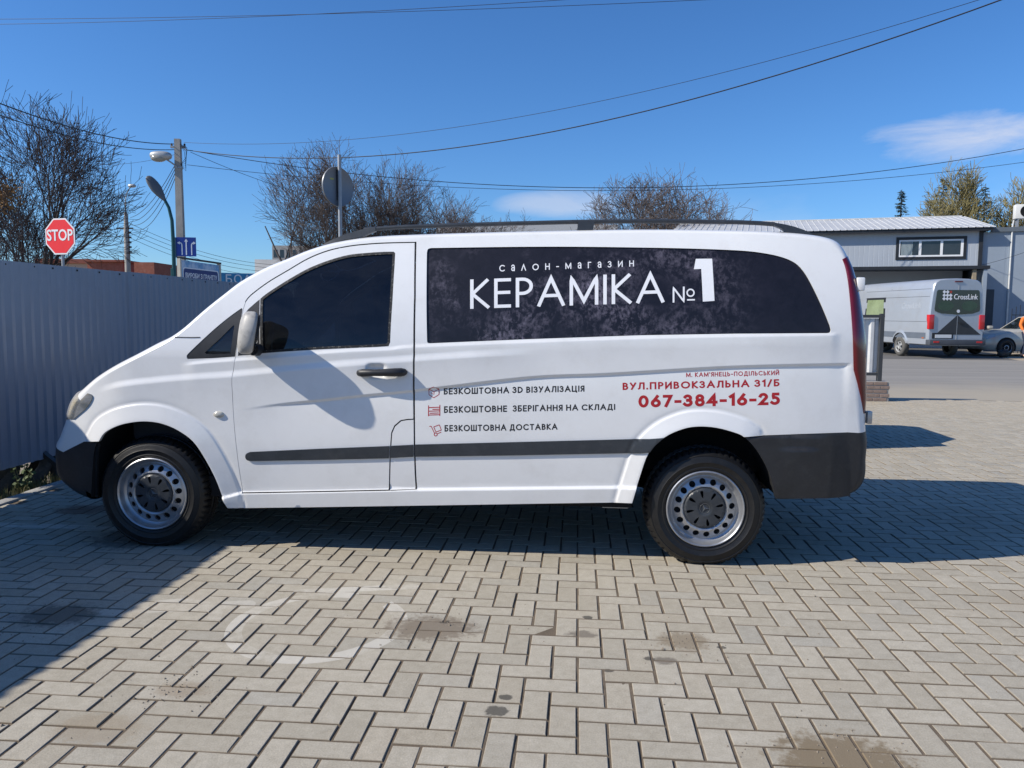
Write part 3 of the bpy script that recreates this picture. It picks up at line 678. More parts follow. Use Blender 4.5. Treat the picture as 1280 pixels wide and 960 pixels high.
# ---- bumpers, mouldings, lamps
fb = Panel(); shell(fb, fbump)
fbo = E_[:rFB+1] + sdl([(105, 552), (115, 551.6), (121, 551.5)]) + [p for p in ARCH_F if p[0] < sd(124, 560)[0] and p[1] < sd(121, 553)[1]][::-1]
fbo = resample(fbo, .03)
fb.flank(fbo, [], .03, 0, .02, Ysm); fb.flank(fbo, [], .03, 0, .02, Ysm, mirror=True)
fbm = fb.build('front_bumper', M_blackpl, VAN)
rbp = Panel(); shell(rbp, rbump)
rbo = resample(E_[rRB:] + sdl([(1063, 619.8), (1050, 621.4), (1020, 622), (968.6, 622.2)]) + [p for p in ARCH_R if p[0] > sd(930, 545)[0]][::-1][1:] + sdl([(930, 546.2), (960, 544.6), (1000, 543.1), (1060, 541)]), .03)
def Yrb(x, z):
    zt = np.interp(x, [sd(930, 545)[0], sd(1087, 540)[0]], [sd(930, 545)[1], sd(1087, 540)[1]]); h = zt-z
    return Ysm(x, z) - (.014*sst(h, .0, .012) + .008*sst(h, .075, .082))*(1-sst(x, sd(1035, 580)[0], sd(1062, 580)[0]))
rbp.flank(rbo, [], .018, 0, .03, Yrb); rbp.flank(rbo, [], .03, 0, .03, Yrb, mirror=True)
rbm = rbp.build('rear_bumper', M_blackpl, VAN)
mold = Panel()
mold.flank(resample(cr(sdl([(313, 564.8), (308.6, 567), (307.4, 571), (309.5, 574.8), (315, 576)]), 4) + sdl([(400, 574.6), (486.2, 572.6), (487, 557.4), (400, 560.8)]), .02), [], .02, -.009, .013, Yin)
mold.build('side_moulding', M_greypl, d1)
mold.mirrored().build('side_moulding', M_greypl, d2)
Panel().flank(resample(sdl([(488.4, 557.2), (516.8, 555.8), (517.2, 570.6), (488, 572.2)]), .02), [], .02, -.009, .013, Yin).build('side_moulding', M_greypl, VAN)
mr = Panel(); mr.flank(resample(sdl([(518.8, 555.6), (640, 552.6), (760, 549.6), (812, 548.2), (829, 546.6), (818, 556), (811.6, 564.6), (800, 566), (640, 569), (519.4, 570.6)]), .02), [], .02, -.009, .013, Yin)
mr.build('side_moulding', M_greypl, VAN); mr.mirrored().build('side_moulding', M_greypl, VAN)

def surf(r, c):
    r = min(max(r, 0), NS-1.001); c = min(max(c, 0), NC-1.001); i, j = int(r), int(c); a, b = r-i, c-j
    f = lambda G: (G[i, j]*(1-a)+G[i+1, j]*a)*(1-b)+(G[i, j+1]*(1-a)+G[i+1, j+1]*a)*b
    return f(GRID), f(GN)
def overlay(rfun, ca, cb, n, mcount, off, name, m, mirror=True, skirt=.012, parent=None):
    """patch of shell between two row curves, raised by off, with a skirt"""
    mb = MB(); top = []; 
    for i in range(n+1):
        u = i/n
        for j in range(mcount+1):
            v = j/mcount; c = lerp(ca, cb, u); ra, rb = rfun(u)
            p, q = surf(lerp(ra, rb, v), c); e = min(u, 1-u, v, 1-v); o = off*min(1, .35+e*8)
            top.append((p+q*o-VO, p-q*skirt-VO))
    W1 = mcount+1; vs = [t[0] for t in top]; fs = [(i*W1+j, (i+1)*W1+j, (i+1)*W1+j+1, i*W1+j+1) for i in range(n) for j in range(mcount)]
    bd = [i*W1 for i in range(n+1)] + [n*W1+j for j in range(1, W1)] + [i*W1+mcount for i in range(n-1, -1, -1)] + [j for j in range(mcount-1, 0, -1)]
    o = len(vs); vs += [top[b][1] for b in bd]; L = len(bd); fs += [(bd[i], bd[(i+1) % L], o+(i+1) % L, o+i) for i in range(L)]
    mb.add(vs, fs); a = mb.build(name, m, parent or VAN, 50)
    if mirror:
        m2 = MB(); m2.add([(x, -y, z) for x, y, z in mb.v], [f[::-1] for f in mb.f]); m2.build(name, m, parent or VAN, 50)
    return a
M_lamp = glass_mat('headlight_plastic', (.95, .90, .76), .08, .80)
M_refl = mat('lamp_reflector', (.75, .72, .62), .25, .5, .25, 14)
overlay(lambda u: (lerp(row(10.1), row(9.0), min(1, u*1.9)), lerp(row(12.4), row(12.0), u)), 0.0, 11.5, 24, 10, .010, 'headlight', M_lamp)
overlay(lambda u: (lerp(row(10.2), row(9.1), min(1, u*1.9)), lerp(row(12.3), row(11.9), u)), 0.1, 11.2, 24, 10, .0025, 'reflector', M_refl)
hl = Panel(); hlp = resample([tuple(SE[r]) for r in range(row(10.1), row(12.4)+1)] + cr(sdl([(110, 491.5), (115, 493.5), (115.6, 498), (112, 505.5), (106.5, 512)]), 4), .02)
hl.flank(hlp, [], .012, -.006, .02, Ysm); hl.build('headlight_corner', M_lamp, VAN); hl.mirrored().build('headlight_corner', M_lamp, VAN)
rf_ = Panel(); rf_.flank(hlp, [], .012, -.0008, .004, Ysm); rf_.build('reflector', M_refl, VAN); rf_.mirrored().build('reflector', M_refl, VAN)
def tl(u): return (lerp(row(46.6), row(48.4), min(1, u*1.5)), row(40.9))
overlay(tl, 0.0, 4.9, 9, 46, .009, 'tail_light', M_red)
overlay(lambda u: (lerp(row(47.9), row(46.5), u), row(41.2)), 5.1, 9.4, 6, 46, .006, 'corner_glass', mat('black_gloss', (.012, .014, .02), .08, 0, .1, 5, coat=.6))
overlay(lambda u: (row(8.7), row(11.0)), 13.0, NC-14.0, 20, 8, .006, 'grille', M_blackpl, mirror=False)
overlay(lambda u: (row(4.2), row(5.4)), 12.0, NC-13.0, 20, 4, .006, 'bumper_intake', M_dark, mirror=False)
def side_blob(px, py, w_, h_, out, m, name, parent=VAN, n=14):
    c = sd(px, py); mb = MB(); rings = [(1, 0), (.95, .5), (.75, .85), (.4, .98)]
    for sgn in (1, -1):
        mb = MB(); vs = []
        for k, o in rings:
            for i in range(n):
                a = 2*math.pi*i/n; x, z = c[0]+w_*k*math.cos(a), c[1]+h_*k*math.sin(a); y = float(Ysm(x, z))-out*o+.002
                vs.append((x-VO[0], sgn*(y-VO[1]), z))
        vs.append((c[0]-VO[0], sgn*(float(Ysm(*c))-out-VO[1]), c[1]))
        fs = [(r*n+i, r*n+(i+1) % n, (r+1)*n+(i+1) % n, (r+1)*n+i) for r in range(3) for i in range(n)] + [(3*n+i, 3*n+(i+1) % n, 4*n) for i in range(n)]
        mb.add(vs, fs); mb.build(name, m, parent, 60)
side_blob(274, 518, .034, .020, .018, mat('marker_lens', (.5, .48, .42), .15, 0, .1, 30, coat=.8), 'side_marker_light')
# handle
for sgn, d in ((1, d1), (-1, d2)):
    mb = MB(); pts = []; rad = []
    for px, py, o, r in ((449, 466, .006, .010), (450.5, 465.8, .02, .019), (455, 465.6, .034, .0225), (470, 465.2, .045, .019), (484, 465, .045, .021), (495, 464.8, .04, .0235), (503, 464.8, .03, .024), (506.5, 465, .016, .020), (508.2, 465.2, .004, .010)):
        x, z = sd(px, py); pts.append((x-VO[0], sgn*(float(Ysm(x, z))-o-VO[1]), z)); rad.append(r)
    mb.tube(pts, rad, 10); mb.build('door_handle', M_blackpl, d, 60)

# roof rails
def rail(sgn):
    t = thing_part('roof_rail')
    ys = .275
    def P(px, py, dy=0): p = atY(px, py, ys); return (p[0]-VO[0], sgn*(ys+dy-VO[1]), p[2])
    bar = [P(*q) for q in ((455, 287.2), (470, 286), (495, 284.2), (560, 281.8), (640, 279.4), (720, 277.4), (800, 276.6), (850, 276.7), (923, 277.8), (950, 279), (968, 280.4))]
    MB().tube(bar, .0125, 8).build('rail_bar', M_greypl, t, 60)
    mb = MB(); up = [(408, 303.6), (420, 298), (434, 292.2), (450, 287.6), (470, 284)]; lo = [(404, 306.4), (420, 303.4), (434, 299.5), (450, 297), (470, 289.4)]
    def fin(up, lo):
        mb = MB(); n = len(up)
        for i in range(n):
            a, b = up[i], lo[i]; mb.v += [P(*a, -.012), P(*a, .014), P(*b, .02), P(*b, -.018)]
        mb.f += [(4*i+k, 4*i+(k+1) % 4, 4*i+4+(k+1) % 4, 4*i+4+k) for i in range(n-1) for k in range(4)]+[(0, 1, 2, 3), (4*n-1, 4*n-2, 4*n-3, 4*n-4)]
        mb.build('rail_foot', M_greypl, t, 40)
    fin(up, lo)
    fin([(723, 277), (733, 277), (743, 277.4)], [(721, 290), (732, 290), (741, 290)])
    fin([(966, 278.2), (980, 280.6), (992, 283.4), (1004, 287.5), (1013, 291.5)], [(967, 282.6), (976, 286), (984, 291.5), (1004, 294), (1014, 294.5)])
def thing_part(name):
    o = bpy.data.objects.new(name, None); COL.objects.link(o); o.parent = VAN; return o
rail(1); rail(-1)

# mirrors: weathered grey shell, dark glass facing back
M_mir = mat('weathered_shell', (.40, .385, .355), .45, 0, .10, 9, dirt=((.08, .075, .07), .55, .52, .75))
def superell(c, e, p, n=18, m=12):
    vs = []; fs = []
    sg = lambda a, q: math.copysign(abs(a)**q, a)
    for i in range(m+1):
        la = -math.pi/2+math.pi*i/m
        for k in range(n):
            lo = 2*math.pi*k/n
            vs.append((c[0]+e[0]*sg(math.cos(la), p)*sg(math.cos(lo), p), c[1]+e[1]*sg(math.cos(la), p)*sg(math.sin(lo), p), c[2]+e[2]*sg(math.sin(la), p)))
    fs = [(i*n+k, i*n+(k+1) % n, (i+1)*n+(k+1) % n, (i+1)*n+k) for i in range(m) for k in range(n)]
    return vs, fs
mp = atY(309, 416, -.13)
for sgn in (1, -1):
    t = thing_part('side_mirror')
    mb = MB(); vs, fs = superell((0, 0, 0), (.056, .096, .118), .62, 24, 16)
    vv = []
    for x, y, z in vs:
        x = min(x, .046); k = 1-.25*max(0, z/.128)*max(0, -y/.100); xx = x*(1-.22*max(0, y/.1)) + .040*max(-.3, -y/.100) + .02*(z/.128)
        q = np.array([mp[0]+xx, -.118+y*k, mp[2]+z]); vv.append((q[0]-VO[0], sgn*(q[1]-VO[1]), q[2]))
    mb.add(vv, fs); mb.build('mirror_shell', M_mir, t, 60)
    gl = MB(); ln = 28; ring = []
    for i in range(ln):
        a = 2*math.pi*i/ln; y, z = .080*math.copysign(abs(math.cos(a))**.6, math.cos(a)), .106*math.copysign(abs(math.sin(a))**.6, math.sin(a))
        k = 1-.25*max(0, z/.128)*max(0, -y/.100); xx = .049*(1-.22*max(0, y/.1))+.040*max(-.3, -y/.100)+.02*(z/.128)
        ring.append((mp[0]+xx-VO[0], sgn*(-.118+y*k-VO[1]), mp[2]+z))
    gl.add(ring, [tuple(range(ln))]); gl.build('mirror_glass', mat('mirror_silver', (.06, .065, .07), .05, .2, .02, 5, coat=1), t)
    MB().tube([(mp[0]-.01-VO[0], sgn*(-.04-VO[1]), mp[2]-.095), (mp[0]-VO[0], sgn*(.03-VO[1]), mp[2]-.10)], [.035, .04], 10).build('mirror_arm', M_blackpl, t, 50)

# windscreen, rear window, tailgate fittings
p = Panel(); shell(p, wind, -.004); p.build('windscreen', G_screen, VAN)
p = Panel(); shell(p, rglass, -.004); p.build('rear_window', glass_mat('rear_tint', (.02, .022, .026), .03, .03), VAN)
hz = atY(1088.5, 522, .08)
MB().box(hz[0]-.02-VO[0], hz[0]+.006-VO[0], .07-VO[1], .11-VO[1], hz[2]-.035, hz[2]+.035, .006).build('tailgate_hinge', M_steel, VAN, 40)
hz = atY(1076.5, 355, .10)
MB().box(hz[0]-.02-VO[0], hz[0]+.022-VO[0], .10-VO[1], .20-VO[1], hz[2]-.036, hz[2]+.036, .008).build('tailgate_hinge', M_white, VAN, 40)
MB().box(4.13-VO[0], 4.145-VO[0], -.26, .26, .78, .90, .004).build('licence_plate', mat('plate_white', (.7, .7, .68), .4, 0, .05, 5), VAN)
# hood seam on the wing
sm = [atY(px, py, float(Ysm(*sd(px, py)))) for px, py in ((218, 421.3), (228, 421.6), (240, 421.8), (250, 421.6))]
MB().tube([(q[0]-VO[0], q[1]-.001-VO[1], q[2]) for q in sm], .0028, 5).build('bonnet_seam', M_seal, VAN)

# underside, wheel wells, cabin
ub = MB(); ub.box(.32-VO[0], 2.80-VO[0], -.86, .86, .30, .42); ub.box(-.5-VO[0], 4.0-VO[0], -.55, .55, .36, .46); ub.box(3.6-VO[0], 4.0-VO[0], -.8, .8, .44, .5)
ub.build('underbody', M_dark, VAN)
mb = MB(); e0 = atY(772, 628, .12); mb.box(e0[0]-.09-VO[0], e0[0]+.06-VO[0], .10-VO[1], .2-VO[1], e0[2]-.03, e0[2]+.03, .005); mb.build('jacking_bracket', M_galv, VAN)
for A in (ARCH_F, ARCH_R):
    for sgn in (1, -1):
        mb = MB(); L = [(x, z) for x, z in A]; n = len(L); vs = []
        cx = np.mean([q[0] for q in L])
        for yy in (.012, .40):
            for x, z in L: vs.append((x+(x-cx)*.02-VO[0], sgn*(yy-VO[1]), z+.012))
        vs.append((cx-VO[0], sgn*(.40-VO[1]), .3)); fs = [(i, i+1, n+i+1, n+i) for i in range(n-1)] + [(n+i, n+i+1, 2*n) for i in range(n-1)]
        mb.add(vs, fs); mb.build('wheel_arch_liner', M_dark, VAN, 50)
M_cab = mat('cabin_fabric', (.03, .032, .036), .85, 0, .25, 20)
MB().box(1.62-VO[0], 1.66-VO[0], -.70, .70, .42, 1.70, .01).build('bulkhead', M_dark, VAN)
mb = MB(); mb.box(.12-VO[0], .66-VO[0], -.74, .74, .75, 1.06, .06); mb.box(-.2-VO[0], .2-VO[0], -.78, .78, .6, .98, .05); mb.build('dashboard', M_cab, VAN, 40)
for sy in (-.43, .43):
    s_ = thing_part('seat')
    MB().box(1.0-VO[0], 1.48-VO[0], sy-.25, sy+.25, .70, .88, .05).build('seat_cushion', M_cab, s_, 40)
    b_ = MB().box(-.07, .07, -.24, .24, 0, .62, .05); b_.xf(Matrix.Translation((1.46-VO[0], sy, .84)) @ Matrix.Rotation(R(12), 4, 'Y')); b_.build('seat_back', M_cab, s_, 40)
    MB().box(1.56-VO[0], 1.64-VO[0], sy-.13, sy+.13, 1.46, 1.66, .035).build('headrest', M_cab, s_, 40)
st = MB(); ring = [(.19*math.cos(a), .19*math.sin(a), 0) for a in np.linspace(0, 2*math.pi, 25)]; st.tube(ring, .014, 6, False); st.tube([(-.18, 0, 0), (.18, 0, 0)], .012, 6); st.tube([(0, 0, 0), (0, 0, -.3)], .03, 8)
st.xf(Matrix.Translation((.84-VO[0], -.43, 1.06)) @ Matrix.Rotation(R(-35), 4, 'Y')); st.build('steering_wheel', M_blackpl, VAN, 60)

# ---- wheels
WR = .327
def tyre_mesh():
    prof = [(.203, .020), (.212, .008), (.222, .003), (.226, .0), (.231, .002), (.238, .0), (.252, -.0045), (.256, -.007), (.259, -.005), (.275, -.004), (.288, .002), (.291, .0), (.294, .004), (.306, .014), (.315, .024), (.321, .034), (.325, .046), (.327, .062), (.327, .072), (.320, .074), (.320, .082), (.327, .084), (.328, .100),
            (.328, .102), (.320, .104), (.320, .112), (.328, .114), (.327, .126), (.320, .128), (.320, .136), (.327, .138), (.325, .156), (.321, .168), (.312, .180), (.292, .198), (.262, .204), (.235, .20), (.213, .185)]
    n = 216; mb = MB(); mb.lathe(prof, n); v = []
    for i, (x, y, z) in enumerate(mb.v):
        k = i % n; j = i//n; r = math.hypot(x, z)
        if k % 4 == 0 and (14 <= j <= 18 or 29 <= j <= 33): f = (r-.009)/r; x *= f; z *= f
        if z < -.319: z = -.319
        v.append((x, y, z))
    mb.v = v; return mb
def rim_parts():
    a = MB(); a.lathe([(.226, .014), (.224, .003), (.219, .0), (.214, .003), (.210, .014), (.207, .034), (.200, .046), (.190, .052), (.182, .050), (.176, .044)], 72)
    circ = lambda r, n, c=(0, 0): [(c[0]+r*math.cos(2*math.pi*i/n), c[1]+r*math.sin(2*math.pi*i/n)) for i in range(n)]
    holes = [circ(.0182, 14, (.157*math.cos(2*math.pi*(i+.25)/16), .157*math.sin(2*math.pi*(i+.25)/16))) for i in range(16)]
    V2, F = tri2d(circ(.176, 96), holes+[circ(.120, 72)], .010); r = np.hypot(*V2.T)
    yy = np.interp(r, [.12, .128, .134, .142, .172, .176], [.030, .0225, .022, .026, .042, .044])
    a.add(np.stack([V2[:, 0], yy, V2[:, 1]], 1), F)
    for h in holes:
        n = len(h); yh = [float(np.interp(math.hypot(*q), [.142, .172], [.026, .042])) for q in h]
        a.add([(q[0], y, q[1]) for q, y in zip(h, yh)]+[(q[0]*.995, y+.016, q[1]*.995) for q, y in zip(h, yh)], [(i, (i+1) % n, n+(i+1) % n, n+i) for i in range(n)])
    # hub cover with eight slots
    c = MB(); slots = []
    for i in range(8):
        t = 2*math.pi*(i+.27)/8; ca, sa = math.cos(t), math.sin(t); sh = [(.060, 0), (.075, .0065), (.098, .0095), (.106, .006), (.107, -.004), (.098, -.0095), (.075, -.0065)]
        slots.append([(q[0]*ca-q[1]*sa, q[0]*sa+q[1]*ca) for q in sh])
    V2, F = tri2d(circ(.1195, 72), slots, .010); r = np.hypot(*V2.T); yy = np.interp(r, [0, .030, .034, .046, .05, .112, .1195], [.021, .021, .018, .014, .0155, .017, .028])
    c.add(np.stack([V2[:, 0], yy, V2[:, 1]], 1), F)
    for h in slots:
        n = len(h); c.add([(q[0], .0168, q[1]) for q in h]+[(q[0], .032, q[1]) for q in h], [(i, (i+1) % n, n+(i+1) % n, n+i) for i in range(n)])
    e = MB(); e.tube([(.029*math.cos(t), .0195, .029*math.sin(t)) for t in np.linspace(0, 2*math.pi, 31)], .0017, 6, False)
    for i in range(3):
        t = math.pi/2+2*math.pi*i/3+.5; e.add([(0, .0165, 0), (.007*math.cos(t+1.05), .0195, .007*math.sin(t+1.05)), (.028*math.cos(t), .0195, .028*math.sin(t)), (.007*math.cos(t-1.05), .0195, .007*math.sin(t-1.05))], [(0, 1, 2), (0, 2, 3)])
    bk = MB(); bk.lathe([(.0, .045), (.17, .060), (.2, .075), (.2, .18), (0, .18)], 48)
    return a, c, e, bk
ty, (ra, rc, re_, rb_) = tyre_mesh(), rim_parts()
def wheel(parent, x, y, z, mir=False, spin=0.0):
    o = bpy.data.objects.new('wheel', None); COL.objects.link(o); o.parent = parent; o.location = (x, y, z); o.rotation_euler = (0, 0, math.pi if mir else 0)
    return o
w0 = wheel(VAN, 0-VO[0], .025-VO[1], .319)
ty.v = [(x*1.028, y*1.10 if y > .03 else y, z*1.028 if z > -.31 else z*1.005) for x, y, z in ty.v]
ty.build('tyre', M_rubber, w0, 35)
sp = R(20)
for q_ in (ra, rc, re_): q_.v = [(x*.955, y, z*.955) for x, y, z in q_.v]
rim = ra.build('rim', M_steel, w0, 40); cap = rc.build('hub_cap', M_greypl, w0, 30); re_.build('emblem', mat('emblem_grey', (.13, .135, .14), .35, .5, .1, 20), cap, 40); rb_.build('brake_drum', M_dark, w0, 40)
for (x, sgn) in ((3.2, 1), (0, -1), (3.2, -1)):
    c = copy_tree(w0, VAN); c.location = (x-VO[0], sgn*(.025-VO[1]), .319); c.rotation_euler = (0, 0, 0 if sgn > 0 else math.pi)

# ================================================================== GROUND
def seg_dist(t, x, y, a, b):
    """distance to a ground segment, as shader math"""
    abx, aby = b[0]-a[0], b[1]-a[1]; L2 = abx*abx+aby*aby
    u = t.m('DIVIDE', t.m('ADD', t.m('MULTIPLY', t.m('SUBTRACT', x, a[0]), abx), t.m('MULTIPLY', t.m('SUBTRACT', y, a[1]), aby)), L2, clamp=True)
    ex = t.m('SUBTRACT', t.m('SUBTRACT', x, a[0]), t.m('MULTIPLY', u, abx)); ey = t.m('SUBTRACT', t.m('SUBTRACT', y, a[1]), t.m('MULTIPLY', u, aby))
    return t.m('SQRT', t.m('ADD', t.m('MULTIPLY', ex, ex), t.m('MULTIPLY', ey, ey)))
def paver_mat():
    m = bpy.data.materials.new('paving_blocks'); m.use_nodes = True; t = NT(m.node_tree); b = t.n['Principled BSDF']
    pos = t.node('ShaderNodeTexCoord').outputs['Object']; x, y, z = t.sep(pos)
    at = t.node('ShaderNodeAttribute', attribute_name='tone'); rnd = t.sep(at.outputs['Color'])
    fine = t.noise(pos, 160, 4, .7); mid = t.noise(pos, 22, 5, .65); big = t.noise(pos, 1.1, 4, .6)
    c = t.mix(rnd[0], (.385, .348, .278), (.455, .415, .338)); c = t.mix(t.m('MULTIPLY', t.ramp(rnd[1], .78, 1.0), .4), c, (.41, .355, .27)); c = t.mix(t.m('MULTIPLY', t.ramp(rnd[2], .8, 1.0), .4), c, (.35, .345, .315))
    c = t.mix(1.0, c, t.mix(t.ramp(fine, .28, .72), (.80, .80, .80), (1.14, 1.14, 1.14)), 'MULTIPLY')
    c = t.mix(1.0, c, t.mix(t.ramp(mid, .3, .72), (.86, .85, .83), (1.07, 1.07, 1.07)), 'MULTIPLY')
    c = t.mix(t.m('MULTIPLY', t.ramp(big, .5, .75), .3), c, (.37, .325, .25))
    c = t.mix(t.m('MULTIPLY', at.outputs['Alpha'], .75), c, (.15, .115, .08))
    # chipped and sandy edges
    # a big figure in worn white paint; separately, a paler straight strip
    def dist(cx, cy, sy=1.0):
        ex = t.m('SUBTRACT', x, cx); ey = t.m('MULTIPLY', t.m('SUBTRACT', y, cy), sy); return t.m('SQRT', t.m('ADD', t.m('MULTIPLY', ex, ex), t.m('MULTIPLY', ey, ey)))
    rd = t.m('ABSOLUTE', t.m('SUBTRACT', dist(1.345, -.98), .36)); ring = t.m('LESS_THAN', rd, .036)
    gapm = t.m('GREATER_THAN', seg_dist(t, x, y, (1.40, -.98), (1.62, -.30)), .10)
    bar = t.m('LESS_THAN', seg_dist(t, x, y, (1.12, -.60), (1.66, -.47)), .035); bar2 = t.m('LESS_THAN', seg_dist(t, x, y, (.34, -.93), (.92, -.79)), .05)
    arc2 = t.m('LESS_THAN', t.m('ABSOLUTE', t.m('SUBTRACT', dist(.62, -1.02), .24)), .03); arc2 = t.m('MULTIPLY', arc2, t.m('GREATER_THAN', y, -.98))
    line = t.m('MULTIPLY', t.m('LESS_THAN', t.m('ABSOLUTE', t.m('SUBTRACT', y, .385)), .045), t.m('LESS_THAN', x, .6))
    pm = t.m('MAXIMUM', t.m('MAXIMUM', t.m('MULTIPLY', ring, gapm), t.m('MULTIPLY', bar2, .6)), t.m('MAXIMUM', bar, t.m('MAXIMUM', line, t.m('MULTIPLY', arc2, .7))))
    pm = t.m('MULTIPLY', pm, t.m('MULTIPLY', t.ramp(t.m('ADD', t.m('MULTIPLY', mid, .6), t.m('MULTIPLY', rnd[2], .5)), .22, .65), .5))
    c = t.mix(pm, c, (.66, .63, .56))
    # sand, earth and oil
    def spot(cx, cy, r, sy, lo, hi): return t.ramp(t.m('ADD', t.m('SUBTRACT', 1.0, t.m('DIVIDE', dist(cx, cy, sy), r)), t.m('MULTIPLY', t.m('SUBTRACT', mid, .5), 1.5)), lo, hi)
    for cx, cy, r, sy, col, am in ((1.86, -.97, .28, 1.5, (.16, .125, .09), .75), (2.95, -1.0, .16, 1.2, (.20, .155, .10), .7), (3.33, -1.86, .30, 1.3, (.19, .145, .09), .9), (.13, -1.0, .25, 1.3, (.10, .09, .075), .75),
                                   (-.95, .80, .26, 1.4, (.13, .07, .05), .7), (1.05, -1.62, .14, 1.5, (.24, .18, .12), .5), (2.52, -.98, .09, 1.6, (.12, .10, .08), .7), (.9, -1.9, .22, 1.6, (.26, .20, .13), .45),
                                   (4.9, -.4, .5, 1.5, (.26, .21, .15), .3), (2.85, -1.2, .07, 1.4, (.12, .10, .08), .7), (5.2, 1.2, .6, 1.2, (.24, .20, .15), .3), (2.2, -2.3, .4, 1.3, (.27, .22, .16), .4), (-.2, .2, .35, 1, (.08, .075, .07), .7)):
        c = t.mix(t.m('MULTIPLY', spot(cx, cy, r, sy, .18, .5), am), c, col)
    for cx, cy, r in ((2.215, -1.66, .055), (2.24, -1.56, .03), (2.62, -1.31, .025), (2.55, -.78, .03), (3.1, -1.05, .022), (1.9, -.9, .03), (2.79, -1.19, .03)):
        c = t.mix(t.m('MULTIPLY', spot(cx, cy, r, 1.2, .1, .35), .8), c, (.05, .047, .042))
    # wind-blown sand gathering towards the street
    c = t.mix(t.m('MULTIPLY', t.ramp(t.m('ADD', y, t.m('MULTIPLY', big, 5)), 8.5, 12.5), .6), c, (.40, .345, .26))
    t.put(b.inputs['Base Color'], c); b.inputs['Roughness'].default_value = .88; b.inputs['Specular IOR Level'].default_value = .25
    bn = t.node('ShaderNodeBump'); bn.inputs['Strength'].default_value = .35; bn.inputs['Distance'].default_value = .004; t.put(bn.inputs['Height'], t.m('ADD', fine, t.m('MULTIPLY', mid, .8))); t.put(b.inputs['Normal'], bn.outputs[0])
    return m
def pavers(x0, x1, y0, y1, u=.1):
    rng = np.random.RandomState(4); bl = []
    for i in range(int((x1-x0)/u)):
        for j in range(int((y1-y0)/u)):
            k = (i+j) % 4
            if k == 0: bl.append((i, j, 2, 1))
            elif k == 2: bl.append((i, j, 1, 2))
    bl = np.array(bl, float); n = len(bl)
    g = .0046; ch = .0028
    xa = x0+bl[:, 0]*u+g+rng.normal(0, .0007, n); ya = y0+bl[:, 1]*u+g+rng.normal(0, .0007, n); xb = xa+bl[:, 2]*u-2*g; yb = ya+bl[:, 3]*u-2*g
    cx, cy = (xa+xb)/2, (ya+yb)/2
    h = rng.normal(0, .0007, n); tx, ty = rng.normal(0, .0045, n), rng.normal(0, .0045, n); rot = rng.normal(0, .006, n)
    V = np.zeros((n, 8, 3))
    for k, (ax, ay, c_, dz) in enumerate(((0, 0, ch, 0), (1, 0, ch, 0), (1, 1, ch, 0), (0, 1, ch, 0), (0, 0, 0, -ch), (1, 0, 0, -ch), (1, 1, 0, -ch), (0, 1, 0, -ch))):
        X = np.where(ax, xb-c_, xa+c_)-cx; Y = np.where(ay, yb-c_, ya+c_)-cy
        V[:, k, 0] = cx+X-Y*rot; V[:, k, 1] = cy+Y+X*rot; V[:, k, 2] = h+tx*X+ty*Y+dz
    low = V[:, 4:8].copy(); low[:, :, 2] = -.03; V = np.concatenate([V, low], 1)
    fq = np.array([(0, 1, 2, 3), (4, 5, 1, 0), (5, 6, 2, 1), (6, 7, 3, 2), (7, 4, 0, 3), (8, 9, 5, 4), (9, 10, 6, 5), (10, 11, 7, 6), (11, 8, 4, 7)])
    F = (fq[None]+(np.arange(n)*12)[:, None, None]).reshape(-1, 4)
    me = bpy.data.meshes.new('paving'); me.from_pydata(V.reshape(-1, 3).tolist(), [], F.tolist()); me.update()
    a = me.color_attributes.new('tone', 'FLOAT_COLOR', 'POINT'); col = np.ones((n, 12, 4), np.float32); col[:, :, :3] = rng.rand(n, 1, 3); col[:, :4, 3] = 0; a.data.foreach_set('color', col.ravel())
    return me
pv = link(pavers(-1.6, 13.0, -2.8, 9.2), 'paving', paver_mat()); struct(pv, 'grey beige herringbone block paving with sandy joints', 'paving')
M_joint = mat('joint_sand', (.135, .104, .072), .95, 0, .35, 12, bump=.4, bs=150)
gx = np.arange(-1.6, 13.15, .07); gy = np.arange(-2.9, 9.35, .07); GX, GY = np.meshgrid(gx, gy, indexing='ij'); rs = np.random.RandomState(9)
nz_ = rs.normal(0, 1, GX.shape); nz_ = sum(np.roll(np.roll(nz_, a, 0), b, 1) for a in (-1, 0, 1) for b in (-1, 0, 1))/3
GZ = -.0042+np.clip(nz_*.0011, -.003, .0022); nx_, ny_ = GX.shape
bed = MB(); bed.v = np.stack([GX, GY, GZ], 2).reshape(-1, 3).tolist(); bed.f = [(i*ny_+j, (i+1)*ny_+j, (i+1)*ny_+j+1, i*ny_+j+1) for i in range(nx_-1) for j in range(ny_-1)]
o = bed.build('paving_bed', M_joint, None, 180, fix=False); struct(o, 'dark sand bed showing in the paving joints', 'ground')
M_soil = mat('dry_soil', (.27, .225, .165), .95, 0, .25, .8, bump=.5, bs=12, dirt=((.15, .13, .10), .5, .45, .7))
struct(MB().sheet([(-900, -300), (900, -300), (900, 1500), (-900, 1500)], -.05).build('ground', M_soil), 'dry sandy ground all round', 'ground')
